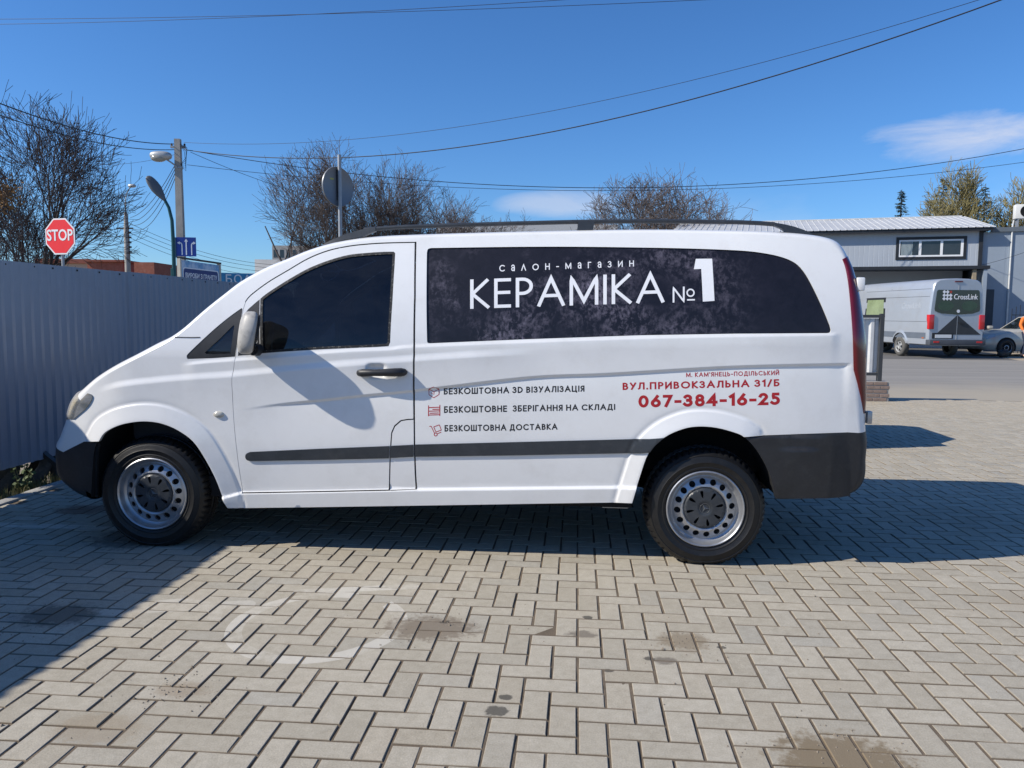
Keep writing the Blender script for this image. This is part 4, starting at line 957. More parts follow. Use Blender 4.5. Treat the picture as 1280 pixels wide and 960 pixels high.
def asphalt_mat():
    m = bpy.data.materials.new('worn_asphalt'); m.use_nodes = True; t = NT(m.node_tree); b = t.n['Principled BSDF']
    pos = t.node('ShaderNodeTexCoord').outputs['Object']; x, y, z = t.sep(pos)
    fine = t.noise(pos, 70, 4, .7); st = t.noise(t.scale(pos, (.12, 1.6, 1)), 1.2, 6, .65); big = t.noise(pos, .5, 5, .6)
    c = t.mix(t.ramp(st, .3, .7), (.215, .200, .178), (.295, .275, .242)); c = t.mix(1.0, c, t.mix(t.ramp(fine, .3, .7), (.88, .88, .88), (1.1, 1.1, 1.1)), 'MULTIPLY')
    c = t.mix(t.m('MULTIPLY', t.ramp(t.m('ADD', t.m('MULTIPLY', y, -1.0), t.m('MULTIPLY', big, 4)), -11.6, -8.2), .85), c, (.38, .33, .25))
    t.put(b.inputs['Base Color'], c); b.inputs['Roughness'].default_value = .9
    bn = t.node('ShaderNodeBump'); bn.inputs['Strength'].default_value = .3; bn.inputs['Distance'].default_value = .01; t.put(bn.inputs['Height'], fine); t.put(b.inputs['Normal'], bn.outputs[0])
    return m
struct(MB().sheet([(-60, 9.0), (120, 9.0), (120, 22.6), (-60, 22.6)], -.016).build('road', asphalt_mat()), 'pale worn asphalt road', 'road')
M_yard = mat('yard_asphalt', (.12, .115, .108), .92, 0, .2, 1.5, bump=.3, bs=60)
struct(MB().sheet([(3, 22.6), (17.1, 22.6), (18.4, 28.6), (60, 30), (60, 60), (3, 60)], -.020).build('forecourt', M_yard), 'asphalt forecourt in front of the grey building', 'ground')
struct(MB().sheet([(17.1, 22.6), (60, 22.6), (60, 30), (18.4, 28.6)], -.024).build('verge', mat('pale_sand', (.40, .33, .24), .95, 0, .2, 1.2, bump=.4, bs=30)), 'strip of pale sand beside the road', 'ground')
kb = MB()
for i in range(12): kb.box(-1.70, -1.605, -2.8+i*1.0+.004, -1.8+i*1.0-.004, -.1, .012+.004*math.sin(i*2.1), .006)
struct(kb.build('kerb', mat('kerb_concrete', (.33, .32, .295), .9, 0, .2, 5, bump=.4, bs=50), None, 40), 'low concrete edging along the paving', 'kerb')

# ================================================================== THE CORRUGATED FENCE
FX = -1.82
M_fence = mat('blue_grey_sheet', (.215, .255, .315), .32, .12, .06, 1.5, dirt=((.20, .19, .17), .20, .5, .8))
fence = thing('fence', 'blue grey corrugated metal fence raised on posts, left of the white van', 'fence', (FX, 2, 0))
def corr(y0, y1, z0, z1, seed, per=.1035, dep=.013):
    mb = MB(); prof = []; y = y0; k = 0
    while y < y1:
        for f, d in ((0, 0), (.30, 0), (.46, 1), (.78, 1), (.94, 0)):
            yy = y+f*per
            if yy <= y1: prof.append((yy, d*dep))
        y += per
    rng = random.Random(seed); nz = 4; vs = []
    wob = [rng.uniform(-.0012, .0012)+.0022*(seed % 2) for _ in range(nz+1)]
    for j in range(nz+1):
        z = lerp(z0, z1, j/nz)
        for yy, d in prof: vs.append((d+wob[j]+.0025*math.sin(yy*3+j), yy-2, z))
    n = len(prof); return mb.add(vs, [(j*n+i, j*n+i+1, (j+1)*n+i+1, (j+1)*n+i) for j in range(nz) for i in range(n-1)])
y = -7.45; k = 0
while y < 9.0:
    corr(y-.03, y+1.18, .20+.012*math.sin(k*1.7), 1.763+.003*math.sin(k*2.3), k).build('sheet', M_fence, fence, 30)
    scr = MB()
    for yy in (y+.05, y+.36, y+.67, y+.98):
        for zz in (1.735,): scr.lathe([(0, .018), (.007, .018), (.009, .012)], 8, 'x', (0, yy-2, zz))
    scr.build('screws', M_dark, fence); y += 1.15; k += 1
M_post = mat('painted_post', (.05, .055, .06), .5, .3, .2, 10, dirt=((.15, .08, .05), .4, .5, .7))
for yy in np.arange(-6.3, 9, 2.7): MB().box(-.075, -.018, yy-.03-2, yy+.03-2, -.1, 1.72, .004).build('post', M_post, fence)
for zz in (.45, 1.55): MB().box(-.034, -.014, -9.4, 7, zz-.02, zz+.02).build('rail', M_post, fence)
MB().tube([(.0, 1.60-2, .24), (.20, 1.74-2, -.02)], .026, 4).build('brace', M_post, fence)
# old tyres against the back of the fence, weeds and grass below it
M_oldty = mat('old_tyre', (.045, .046, .045), .8, 0, .3, 10, bump=.2, bs=40, dirt=((.16, .14, .11), .5, .5, .75))
for (yy, r, rz, lab) in ((1.22, .30, .1, 'old black tyre standing behind the fence, left of the weeds'), (1.56, .27, -.2, 'old black tyre standing behind the fence, beside the leaning brace')):
    t_ = MB(); t_.lathe([(.17, -.05), (.20, -.085), (.25, -.095), (.285, -.08), (.30, -.05), (.30, .05), (.285, .08), (.25, .095), (.20, .085), (.17, .05)], 40, 'x')
    t_.v = [(a*r/.3, b*r/.3, c*r/.3) for a, b, c in t_.v]
    o = t_.build('old_tyre', M_oldty, None, 40); o.location = (FX-.17, yy, r-.06); o.rotation_euler = (0, 0, rz); tag(o, lab, 'tyre', 'old tyres behind the fence')
rng = random.Random(3)
def blades(n, area, hmin, hmax, wd, seed):
    r = random.Random(seed); mb = MB()
    for _ in range(n):
        x, y = r.uniform(*area[0]), r.uniform(*area[1]); a = r.uniform(0, 6.28); h = r.uniform(hmin, hmax); l = r.uniform(.1, .8)*h; w_ = wd*r.uniform(.6, 1.3)
        ca, sa = math.cos(a), math.sin(a); px, py = -sa*w_, ca*w_
        mb.add([(x-px, y-py, -.03), (x+px, y+py, -.03), (x+ca*l*.4+px*.6, y+sa*l*.4+py*.6, h*.6), (x+ca*l*.4-px*.6, y+sa*l*.4-py*.6, h*.6), (x+ca*l, y+sa*l, h)], [(0, 1, 2, 3), (3, 2, 4)])
    return mb
g = blades(9000, ((-2.3, -1.71), (-1.2, 4.5)), .015, .06, .0025, 5).build('grass', mat('grass_blades', (.085, .105, .03), .8, 0, .45, 3, dirt=((.23, .19, .09), .8, .4, .6)), None, fix=False); struct(g, 'short rough grass growing under the fence', 'grass', 'stuff')
def weed(loc, h, n, seed, lab):
    r = random.Random(seed); t_ = thing('weed', lab, 'plant', loc, 0, 'weeds under the fence'); st_ = MB(); lf = MB()
    for i in range(n):
        a = r.uniform(0, 6.28); b = (math.cos(a)*r.uniform(.01, .09), math.sin(a)*r.uniform(.01, .09)); hh = h*r.uniform(.6, 1.1)
        pts = [(b[0]*.3, b[1]*.3, 0), (b[0]*.7, b[1]*.7, hh*.5), (b[0]*1.3, b[1]*1.3, hh)]; st_.tube(pts, [.003, .0025, .0015], 4)
        for k in range(12):
            u = r.uniform(.15, 1); c = Vector((b[0]*(.3+u), b[1]*(.3+u), hh*u)); q = r.uniform(0, 6.28); l = r.uniform(.018, .04); w_ = l*.5; d = Vector((math.cos(q), math.sin(q), r.uniform(-.2, .6))).normalized(); s_ = d.orthogonal().normalized()*w_
            lf.add([c, c+d*l*.5+s_, c+d*l, c+d*l*.5-s_], [(0, 1, 2, 3)])
    st_.build('stem', mat('weed_stem', (.12, .12, .05), .8, 0, .2, 8), t_); lf.build('leaves', mat('weed_leaf', (.10, .135, .05), .7, 0, .4, 12), t_, fix=False)
weed((-1.83, 1.36, -.03), .24, 9, 1, 'taller green weed between the two old tyres under the fence'); weed((-1.86, 1.86, -.03), .2, 7, 2, 'low green weed beyond the leaning brace under the fence')

# ================================================================== TREES
M_bark = mat('dark_bark', (.055, .045, .042), .9, 0, .3, 4, bump=.3, bs=20)
M_bark2 = mat('grey_bark', (.080, .066, .060), .9, 0, .3, 4, bump=.3, bs=20)
M_twig = mat('dark_twig', (.060, .047, .046), .9, 0, .25, 2)
M_twig2 = mat('grey_twig', (.100, .080, .072), .9, 0, .25, 2)
M_will = mat('ochre_twig', (.175, .15, .065), .85, 0, .3, 1.5)
def grow(rng, P, d, L, r, lev, maxlev, out, kids, spread, trop, wob=.16, par=-1):
    n = 4 if lev < maxlev else 3; pts = [P.copy()]; rad = [r]; dirs = []; p = P.copy(); dd = d.normalized()
    for i in range(n):
        dd = (dd + Vector((rng.gauss(0, wob), rng.gauss(0, wob), rng.gauss(0, wob)+trop))).normalized(); p = p+dd*(L/n); pts.append(p.copy()); dirs.append(dd.copy()); rad.append(max(.006, r*(1-.72*(i+1)/n)))
    me_ = len(out); out.append((lev, pts, rad, par))
    if lev >= maxlev: return
    k = kids[lev]
    for c in range(k):
        t = .22+.78*(c+rng.random())/k; i = min(n-1, int(t*n)); f = t*n-i; q = pts[i].lerp(pts[i+1], min(1, f)); base = dirs[i]
        a = rng.uniform(*spread); ax = base.orthogonal().normalized(); ax.rotate(Matrix.Rotation(rng.uniform(0, 6.283), 3, base)); nd = base.copy(); nd.rotate(Matrix.Rotation(a, 3, ax))
        grow(rng, q, nd, L*rng.uniform(.46, .78)*(1-.22*t), max(.006, r*(1-.6*t)*.55), lev+1, maxlev, out, kids, spread, trop, wob, me_)
def tree(name, label, loc, H, seed, stems=1, lean=(0, 0), fan=.25, kids=(8, 7, 6, 4), spread=(.35, .80), trop=.05, tr=.17, m=(None, None), twist=1.0, group=None, Lf=.62, tb=.3, wob=.085, scale=(1, 1, 1), tmin=1.0, crown=None):
    rng = random.Random(seed); t_ = thing(name, label, 'tree', loc, 0, group); out = []
    for s_ in range(stems):
        a = 6.283*s_/max(1, stems)+rng.uniform(-.4, .4); f = fan*rng.uniform(.5, 1.2) if stems > 1 else 0
        d = Vector((math.cos(a)*f+lean[0], math.sin(a)*f+lean[1], 1))
        if stems == 1: out.append((0, [Vector((0, 0, -.2)), Vector((lean[0]*H*tb*.5, 0, H*tb*.5)), Vector((lean[0]*H*tb, 0, H*tb))], [tr*1.15, tr, tr*.9], -1)); P = Vector((lean[0]*H*tb, 0, H*tb))
        else: P = Vector((math.cos(a)*.15, math.sin(a)*.15, -.2))
        grow(rng, P, d, H*Lf*rng.uniform(.85, 1.1), tr*.85, 0, 4, out, kids, spread, trop, wob)
    zs_ = sorted(o_[1][-1].z for o_ in out); k = H/zs_[int(len(zs_)*(.96 if crown else .993))]
    a_, b_ = MB(), MB()
    dead = set()
    for io_, (lev, pts, rad, par) in enumerate(out):
        if par in dead: dead.add(io_); continue
        pts = [Vector((q.x*k*scale[0], q.y*k*scale[1], q.z*k*scale[2])) for q in pts]
        if crown and lev >= 1:
            cx_, cz_, rx_, rz_ = (q*H for q in crown); e = pts[-1]
            if lev <= 1 and e.z < .24*H: dead.add(io_); continue
            if ((e.x-cx_)/rx_)**2+(e.y/rx_)**2+((e.z-cz_)/rz_)**2 > (1+rng.gauss(0, .06)+(.10 if lev > 2 else 0))**2: dead.add(io_); continue
        if lev <= 1: a_.tube(pts, [max(r_*min(k, 1.2), .012) for r_ in rad], 7 if lev == 0 else 5, False)
        else: b_.tube(pts, [max(r_*min(k, 1.2)*.8, .0095*tmin) for r_ in rad], 3, False)
    a_.build('trunk', m[0] or M_bark, t_, 60, fix=False); b_.build('crown', m[1] or M_twig, t_, None, fix=False); return t_
def gloc(px, depth): p = atD(px, 400, depth); return (p[0], p[1], -.05)
def hgt(py, depth, px=640): p = atD(px, py, depth); return p[2]+.05
tree('bare_tree', 'large bare spreading tree behind the stop sign', gloc(38, 34), hgt(142, 34, 40), 11, stems=5, lean=(.10, 0), fan=.36, kids=(9, 7, 6, 3), trop=.03, tr=.17, Lf=.84, crown=(.10, .56, .41, .50))
tree('bare_tree', 'slim bare tree with a few dry brown leaves at the far left edge', gloc(-14, 30), hgt(205, 30, 0), 5, stems=2, fan=.2, kids=(6, 6, 5, 3), trop=.05, tr=.09)
bl_ = bpy.data.objects[-1] if False else None
lt = [o for o in COL.objects if o.get('label', '').startswith('slim bare tree')][0]
dl = MB(); rng = random.Random(8); lc = Vector(tuple(atD(3, 243, 30)))-Vector(lt.location)
for _ in range(420):
    c = lc+Vector((rng.gauss(0, .28), rng.gauss(0, .28), rng.gauss(0, .33))); q = Vector((rng.gauss(0, 1), rng.gauss(0, 1), rng.gauss(0, 1))).normalized(); s_ = q.orthogonal().normalized(); l = rng.uniform(.04, .09); dl.add([c, c+q*l+s_*l*.6, c+q*2*l, c+q*l-s_*l*.6], [(0, 1, 2, 3)])
dl.build('dry_leaves', mat('dry_leaf', (.27, .155, .06), .8, 0, .4, 6), lt, fix=False)
mid = 'bare trees in the middle distance behind the white van'
tree('bare_tree', 'broad bare tree directly behind the round sign, leftmost of the middle row', gloc(415, 50), hgt(192, 50, 415), 21, stems=4, fan=.42, kids=(10, 8, 6, 5), trop=.03, tr=.18, Lf=.78, crown=(0, .55, .40, .49), m=(M_bark2, M_twig2), group=mid)
tree('bare_tree', 'tall upright bare tree just right of the round sign', gloc(478, 52), hgt(198, 52, 478), 24, stems=3, fan=.30, kids=(10, 8, 6, 5), trop=.06, tr=.16, Lf=.75, crown=(0, .56, .29, .48), m=(M_bark2, M_twig2), group=mid)
tree('bare_tree', 'bare tree with drooping side branches, right of the tall upright one', gloc(524, 54), hgt(216, 54, 524), 33, stems=2, fan=.26, kids=(9, 7, 6, 5), trop=.03, tr=.16, Lf=.7, crown=(0, .56, .27, .48), m=(M_bark2, M_twig2), group=mid)
tree('bare_tree', 'small rounded bare tree, left one of the low pair above the roof rail', gloc(572, 62), hgt(246, 62, 572), 41, stems=3, fan=.4, kids=(7, 6, 5, 4), tr=.11, m=(M_bark2, M_twig2), group=mid)
tree('bare_tree', 'smallest bare tree, right one of the low pair above the roof rail', gloc(608, 64), hgt(254, 64, 608), 43, stems=3, fan=.4, kids=(7, 6, 5, 4), tr=.11, m=(M_bark2, M_twig2), group=mid)
tree('bare_tree', 'wide low bare tree with twisting limbs behind the roof rail', gloc(828, 44), hgt(224, 44, 838), 52, stems=7, fan=.95, kids=(11, 9, 7, 4), spread=(.45, 1.0), trop=.06, tr=.17, Lf=.74, wob=.10, crown=(0, .55, .56, .50), m=(M_bark2, M_twig2))
tree('willow', 'ochre twigged willow behind the grey building, tallest there', gloc(1196, 62), hgt(206, 62, 1196), 61, crown=(0, .55, .22, .47), stems=4, fan=.22, kids=(9, 8, 7, 5), spread=(.3, .8), trop=.05, tr=.16, Lf=.75, m=(M_bark2, M_will), group='ochre trees behind the grey building', tmin=1.8)
tree('willow', 'ochre twigged bush tree left of the tallest willow', gloc(1163, 60), hgt(226, 60, 1163), 62, crown=(0, .55, .17, .47), stems=4, fan=.3, kids=(8, 8, 6, 5), spread=(.3, .8), trop=.05, tr=.13, Lf=.75, m=(M_bark2, M_will), group='ochre trees behind the grey building', tmin=1.8)
tree('willow', 'ochre twigged tree at the right edge behind the air conditioner', gloc(1268, 60), hgt(216, 60, 1268), 63, crown=(0, .55, .18, .47), stems=4, fan=.25, kids=(9, 8, 6, 5), spread=(.3, .8), trop=.05, tr=.13, Lf=.75, m=(M_bark2, M_will), group='ochre trees behind the grey building', tmin=1.8)
M_needle = mat('spruce_needles', (.028, .042, .026), .85, 0, .35, 2)
def spruce(label, loc, H, wd, seed):
    r = random.Random(seed); t_ = thing('spruce', label, 'tree', loc, 0, 'dark spruces behind the grey building'); a_ = MB().tube([(0, 0, 0), (0, 0, H*.6), (0, 0, H)], [.14, .08, .015], 6, False); b_ = MB(); z = H*.25
    while z < H*.985:
        f = 1-(z/H); L = wd*(f*1.25)**.85+.08
        for k in range(7):
            a = r.uniform(0, 6.28); l = L*r.uniform(.65, 1.1); d = Vector((math.cos(a), math.sin(a), -.25-.2*f)); p0 = Vector((0, 0, z+r.uniform(-.1, .1)))
            for s_ in range(int(9+l*7)):
                u = r.uniform(.08, 1); c = p0+d*l*u+Vector((0, 0, .18*l*u*u)); q = (d+Vector((r.gauss(0, .6), r.gauss(0, .6), r.uniform(-.7, .3)))).normalized(); w_ = q.orthogonal().normalized()*.035; ln = r.uniform(.12, .3)*(1.2-.5*u); b_.add([c-w_, c+w_, c+q*ln], [(0, 1, 2)])
        z += .19+.12*f
    a_.build('trunk', M_bark, t_, 60, fix=False); b_.build('crown', M_needle, t_, None, fix=False)
spruce('small dark spruce standing alone above the metal roof ridge', gloc(1119, 56), hgt(239, 56, 1119), 1.75, 1)
spruce('dark spruce rising among the ochre willows, left one', gloc(1170, 66), hgt(222, 66, 1170), 2.6, 2)
spruce('dark spruce rising among the ochre willows, right one', gloc(1222, 66), hgt(232, 66, 1222), 2.6, 3)

# ================================================================== BUILDINGS
M_panel = mat('pale_grey_panel', (.40, .43, .47), .55, .1, .05, 1)
M_blue = mat('blue_grey_panel', (.27, .315, .37), .55, .1, .06, 1)
M_trim = mat('dark_trim', (.022, .024, .028), .5, .1, .2, 4)
M_roof = mat('white_roof_sheet', (.54, .54, .53), .5, .1, .10, 1.2, dirt=((.25, .24, .22), .35, .5, .8))
M_wglass = mat('dark_window', (.030, .034, .038), .06, 0, .3, 2, coat=.5)
M_frame = mat('white_frame', (.75, .75, .75), .4, 0, .03, 5)
K = atD(1228, 285, 33); BA = math.atan2(-1.46, 6.58)
bd = thing('building', 'pale grey panel building with ribbed white metal roof and dark canopy', 'building', (K[0], K[1], 0), BA)
def ribbed(x0, x1, z0, z1, y, per=.30):
    mb = MB(); pr = []; x = x0
    while x < x1-1e-6:
        for f, d in ((0, 0), (.86, 0), (.9, .004), (.96, .004)): pr.append((min(x+f*per, x1), d))
        x += per
    pr.append((x1, 0)); n = len(pr)
    return mb.add([(a, y+d, z) for z in (z0, z1) for a, d in pr], [(i, i+1, n+i+1, n+i) for i in range(n-1)])
wl = ribbed(-13, 0, 3.55, 5.12, 0, .2); wl.box(-13, -.001, .02, 9.5, 3.55, 5.1); wl.box(-13, -.3, 1.6, 9.5, -.1, 3.55); wl.build('wall', M_panel, bd)
cn_ = MB(); cn_.box(-13.1, .06, -1.3, .015, 3.40, 3.54); cn_.build('canopy', M_trim, bd)
MB().box(-.16, -.02, -1.25, .0, -.1, 3.39).build('side_cheek', M_blue, bd)
MB().box(-.55, -.40, -1.2, -1.05, -.1, 3.39, .01).build('post', mat('timber_post', (.30, .24, .16), .8, 0, .2, 5), bd)
MB().box(-.10, .05, -.045, -.002, 3.55, 5.12).build('corner_trim', M_trim, bd)
ev = MB(); ev.box(-13.2, .35, -.36, -.28, 5.06, 5.20); ev.build('gutter', M_trim, bd)
rf = MB()
def slope(yA, zA, yB, zB):
    pr = []; x = -13.2; per = .28
    while x < .4:
        for f, d in ((0, 0), (.8, 0), (.84, .022), (.94, .022)): pr.append((min(x+f*per, .4), d))
        x += per
    n = len(pr); rf.add([(a, yy, zz+d) for yy, zz in ((yA, zA), (yB, zB)) for a, d in pr], [(i, i+1, n+i+1, n+i) for i in range(n-1)])
slope(-.42, 5.20, 5.0, 6.28); slope(5.0, 6.28, 9.9, 5.25); rf.build('roof', M_roof, bd)
MB().add([(.25, -.42, 5.14), (.25, 5.0, 6.24), (.25, 9.9, 5.2), (.25, 9.9, 5.1), (.25, -.3, 5.08)], [(0, 1, 2, 3, 4)]).build('gable', M_trim, bd)
MB().box(-13.2, .3, 4.93, 5.07, 6.27, 6.33, .01).build('ridge_cap', M_roof, bd)
x0, x1, z0, z1 = -3.32, -.56, 3.90, 4.88
w_ = bpy.data.objects.new('window', None); COL.objects.link(w_); w_.parent = bd
f = MB(); t_ = .12
f.box(x0, x1, -.04, .0, z1-t_, z1); f.box(x0, x1, -.04, .0, z0, z0+t_); f.box(x0, x0+t_, -.038, .0, z0+t_, z1-t_); f.box(x1-t_, x1, -.038, .0, z0+t_, z1-t_); f.build('surround', M_trim, w_)
f = MB(); X0, X1, Z0, Z1 = x0+t_, x1-t_, z0+t_, z1-t_; wdt = (X1-X0)/3
f.box(X0, X1, -.03, -.002, Z1-.07, Z1); f.box(X0, X1, -.03, -.002, Z0, Z0+.07)
for i in range(4): f.box(X0+wdt*i-(.05 if i else 0)-(.05 if i == 3 else 0), X0+wdt*i+(.05 if i < 3 else 0), -.031, -.001, Z0+.07, Z1-.07)
f.build('frame', M_frame, w_)
for i in range(3): MB().box(X0+wdt*i+.05, X0+wdt*(i+1)-.05, -.012, -.008, Z0+.07, Z1-.07).build('pane', M_wglass, w_)
cu = MB()
for i in range(9): cu.box(X0+.10+i*.05, X0+.135+i*.05, -.0145, -.0125, Z0+.08, Z1-.08)
cu.build('curtain', mat('pale_curtain', (.3, .36, .38), .8, 0, .1, 5), w_)
# the taller-walled shed next door
an = thing('shed', 'blue grey panel shed beside the pale building, right edge', 'building', (K[0], K[1], 0), BA)
wl = ribbed(.07, 9.0, -.1, 5.02, .10, 1.0); wl.box(.07, 9, .115, 8, -.1, 5.0); wl.build('wall', M_blue, an)
MB().box(.36, 9.1, .0, .2, 5.03, 5.22).build('eave_trim', mat('grey_trim', (.12, .14, .16), .5, .1, .1, 4), an)
MB().tube([(1.14, .05, -.1), (1.14, .05, 5.25), (1.16, .0, 5.5)], .035, 8).build('downpipe', mat('white_pipe', (.62, .62, .60), .5, 0, .1, 5), an, 50)
MB().box(.18, .62, .085, .10, 0, 2.6, .003).build('door', mat('grey_door', (.05, .06, .075), .5, .2, .1, 4), an)
ac = thing('air_conditioner', 'white air conditioning unit standing on the shed roof', 'air conditioner', (K[0]+1.55, K[1]+.35, 5.2), BA)
MB().box(-.10, .82, -.18, .20, .42, 1.02, .02).build('case', mat('ac_white', (.66, .65, .62), .5, 0, .06, 5), ac, 40)
fan = MB(); fan.lathe([(.25, -.186), (.235, -.195), (.22, -.186), (0, -.184)], 28, 'y', (.32, 0, .72)); fan.build('fan_grille', M_dark, ac, 40)
br = MB()
for q in (.0, .7): br.box(q, q+.05, -.15, .15, -.02, .42)
br.build('bracket', M_galv, ac)
# ornate dark railing in front of the shed
ra_ = thing('iron_railing', 'dark iron railing with upright bars in front of the shed', 'railing', tuple(atD(1262, 437, 30.5)*np.array([1, 1, 0])), BA)
for i in range(14): MB().tube([(i*.14, 0, 0), (i*.14, 0, 1.75+.18*math.sin(i*.45))], .012, 5).build('bar', M_trim, ra_)
for zz in (.2, 1.5): MB().box(0, 1.9, -.012, .012, zz-.015, zz+.015).build('rail', M_trim, ra_)

def block(name, label, px0, px1, py_top, depth, m, deep=8, windows=None, roof=None, cat='building'):
    a, b = atD(px0, 400, depth), atD(px1, 400, depth); h = hgt(py_top, depth, (px0+px1)/2); L = math.hypot(b[0]-a[0], b[1]-a[1])
    t_ = thing(name, label, cat, (a[0], a[1], 0), math.atan2(b[1]-a[1], b[0]-a[0])); MB().box(0, L, 0, deep, -.1, h).build('wall', m, t_)
    if windows:
        n, rows, z0, z1, fr = windows
        for i in range(n):
            for z in rows:
                o = MB().box(L*(i+.5-fr/2)/n, L*(i+.5+fr/2)/n, -.03, .0, z, z+z1).build('window', M_wglass, t_)
    if roof: MB().box(-.2, L+.2, -.25, deep+.2, h, h+roof[1]).build('roof', roof[0], t_)
    return t_, L, h
M_brick = mat('red_brick', (.30, .10, .065), .9, 0, .25, 2.5, dirt=((.36, .26, .2), .4, .5, .7))
M_beige = mat('beige_render', (.50, .42, .32), .9, 0, .12, 1)
M_roofr = mat('rusty_roof', (.24, .075, .05), .8, 0, .2, 1)
block('brick_building', 'long low red roofed building behind the stop sign', 52, 112, 330.5, 62, M_beige, 8, (6, (2.6,), 0, 1.3, .4), (M_roofr, .35))
block('brick_building', 'plain red brick building left of the thin lamp pole', 112, 156, 328.5, 60, M_brick, 8, (3, (2.0,), 0, 1.4, .3), (M_roofr, .15))
block('brick_building', 'small red brick block right of the thin lamp pole', 170, 195, 329, 58, M_brick, 6, (2, (2.2,), 0, 1.2, .3), None)
block('white_building', 'low white panelled building behind the blue letter board', 256, 330, 342.5, 72, mat('white_panel', (.60, .58, .54), .8, 0, .08, .7), 10, (4, (1.2,), 0, .9, .25), None)
t_, L, h = block('white_building', 'white building with a dark band, above the blue letter board', 320, 372, 325.5, 76, mat('white_panel', (.60, .58, .54), .8, 0, .08, .7), 10, None, None)
MB().box(-.03, L+.03, -.06, -.0, h-2.4, h-1.4).build('dark_band', M_trim, t_)
t_, L, h = block('apartment_block', 'grey apartment block with rows of balconies behind the trees', 342, 398, 308, 150, mat('grey_render', (.36, .35, .33), .9, 0, .12, .4), 12, (7, (7.0, 9.6, 12.0), 0, 1.5, .6), None)
block('pale_building', 'long pale building far behind the roof rail', 545, 770, 281.5, 95, mat('pale_render', (.55, .54, .52), .9, 0, .08, .3), 12, (12, (5.0, 8.0), 0, 1.6, .4), None)

# ================================================================== POLES, LAMPS, SIGNS
M_pole = mat('pole_concrete', (.34, .32, .29), .9, 0, .2, 3, bump=.3, bs=30)
p = atD(226, 300, 31); PX, PY = p[0], p[1]; PT = hgt(178, 31, 223)
pl = thing('utility_pole', 'tall concrete utility pole with a street lamp near its top', 'pole', (PX, PY, 0), .15)
pv_ = MB(); 
def taper(w0, w1, d0, d1, z0, z1): return MB().add([(-w0, -d0, z0), (w0, -d0, z0), (w0, d0, z0), (-w0, d0, z0), (-w1, -d1, z1), (w1, -d1, z1), (w1, d1, z1), (-w1, d1, z1)], [(0, 1, 2, 3), (4, 5, 6, 7), (0, 1, 5, 4), (1, 2, 6, 5), (2, 3, 7, 6), (3, 0, 4, 7)])
taper(.17, .11, .14, .10, -.2, PT).build('shaft', M_pole, pl)
ca_ = MB(); ca_.box(-.28, .30, -.05, .05, PT-.35, PT-.27); ca_.build('crossarm', M_galv, pl)
for xx in (-.24, -.05, .26): MB().lathe([(.0, PT-.16), (.03, PT-.17), (.045, PT-.2), (.03, PT-.22), (.045, PT-.25), (.02, PT-.27)], 10, 'z', (xx, 0, 0)).build('insulator', mat('insulator_brown', (.08, .05, .04), .3, 0, .2, 8), pl, 50)
MB().box(-.14, .14, -.125, .125, PT-1.15, PT-1.08).build('clamp', M_galv, pl)
lm = bpy.data.objects.new('street_lamp', None); COL.objects.link(lm); lm.parent = pl
MB().tube([(.0, -.12, PT-1.1), (-.2, -.25, PT-.95), (-.35, -.3, PT-.85)], .03, 8).build('lamp_arm', M_galv, lm, 50)
vs, fs = superell((-.55, -.33, PT-.72), (.42, .21, .17), .75, 16, 10); MB().add(vs, fs).build('lamp_head', mat('lamp_alu', (.45, .45, .44), .45, .4, .1, 8), lm, 50)
vs, fs = superell((-.62, -.38, PT-.82), (.30, .18, .15), .9, 16, 8); MB().add(vs, fs).build('lamp_bowl', mat('lamp_bowl', (.30, .29, .25), .2, 0, .1, 8, coat=.5), lm, 50)
loops = MB(); rr_ = random.Random(2)
for i in range(6):
    a = rr_.uniform(0, 6.28); loops.tube([(.12, -.1, PT-.2), (.3+.1*math.cos(a), -.12, PT-.4+.12*math.sin(a)), (.32, -.1, PT-.75-.1*i), (.12, -.1, PT-1.0)], .008, 4)
loops.build('slack_cable', M_dark, pl)
# lane arrow sign on the pole
def sign_face(o, w_, h_, col, border=None, th=.02):
    MB().box(-w_/2, w_/2, -.0, th, -h_/2, h_/2, .004).build('panel', col, o)
M_sblue = mat('sign_blue', (.012, .045, .27), .4, 0, .08, 4)
M_swhite = mat('sign_white', (.78, .78, .78), .4, 0, .03, 4)
c = atD(232.8, 308.5, 30.4); ls = thing('lane_sign', 'blue traffic lane sign with three white arrows on the pole', 'sign', c, .22)
sign_face(ls, .74, .74, M_sblue)
MB().box(-.02, .02, .02, .10, -.3, .3).build('bracket', M_galv, ls)
def arrow(pts, w_, head): 
    mb = MB(); L_, R_ = ribbon(pts, w_); vs = [(a[0], -.004, a[1]) for q in zip(L_, R_) for a in q]; mb.add(vs, [(2*i, 2*i+1, 2*i+3, 2*i+2) for i in range(len(L_)-1)])
    e = np.array(pts[-1], float); d = e-np.array(pts[-2]); d /= np.hypot(*d); n = np.array([-d[1], d[0]]); h = [e+n*head, e-n*head, e+d*head*1.6]; mb.add([(q[0], -.0045, q[1]) for q in h], [(0, 1, 2)]); return mb
arrow([(0, -.3), (0, .2)], .045, .07).build('arrow', M_swhite, ls, fix=False)
arrow([(.20, -.3), (.20, .05)]+arc(.26, .05, .06, .1, 180, 90, 5)+[(.27, .15)], .04, .06).build('arrow', M_swhite, ls, fix=False)
arrow([(-.16, -.3), (-.16, .05)]+arc(-.22, .05, .06, .1, 0, 90, 5)+[(-.24, .15)], .04, .06).build('arrow', M_swhite, ls, fix=False)
bx = MB().box(-.50, -.37, -.03, .12, -.42, .36, .01); bx.build('side_box', mat('sign_back_blue', (.02, .07, .16), .5, 0, .1, 4), ls)
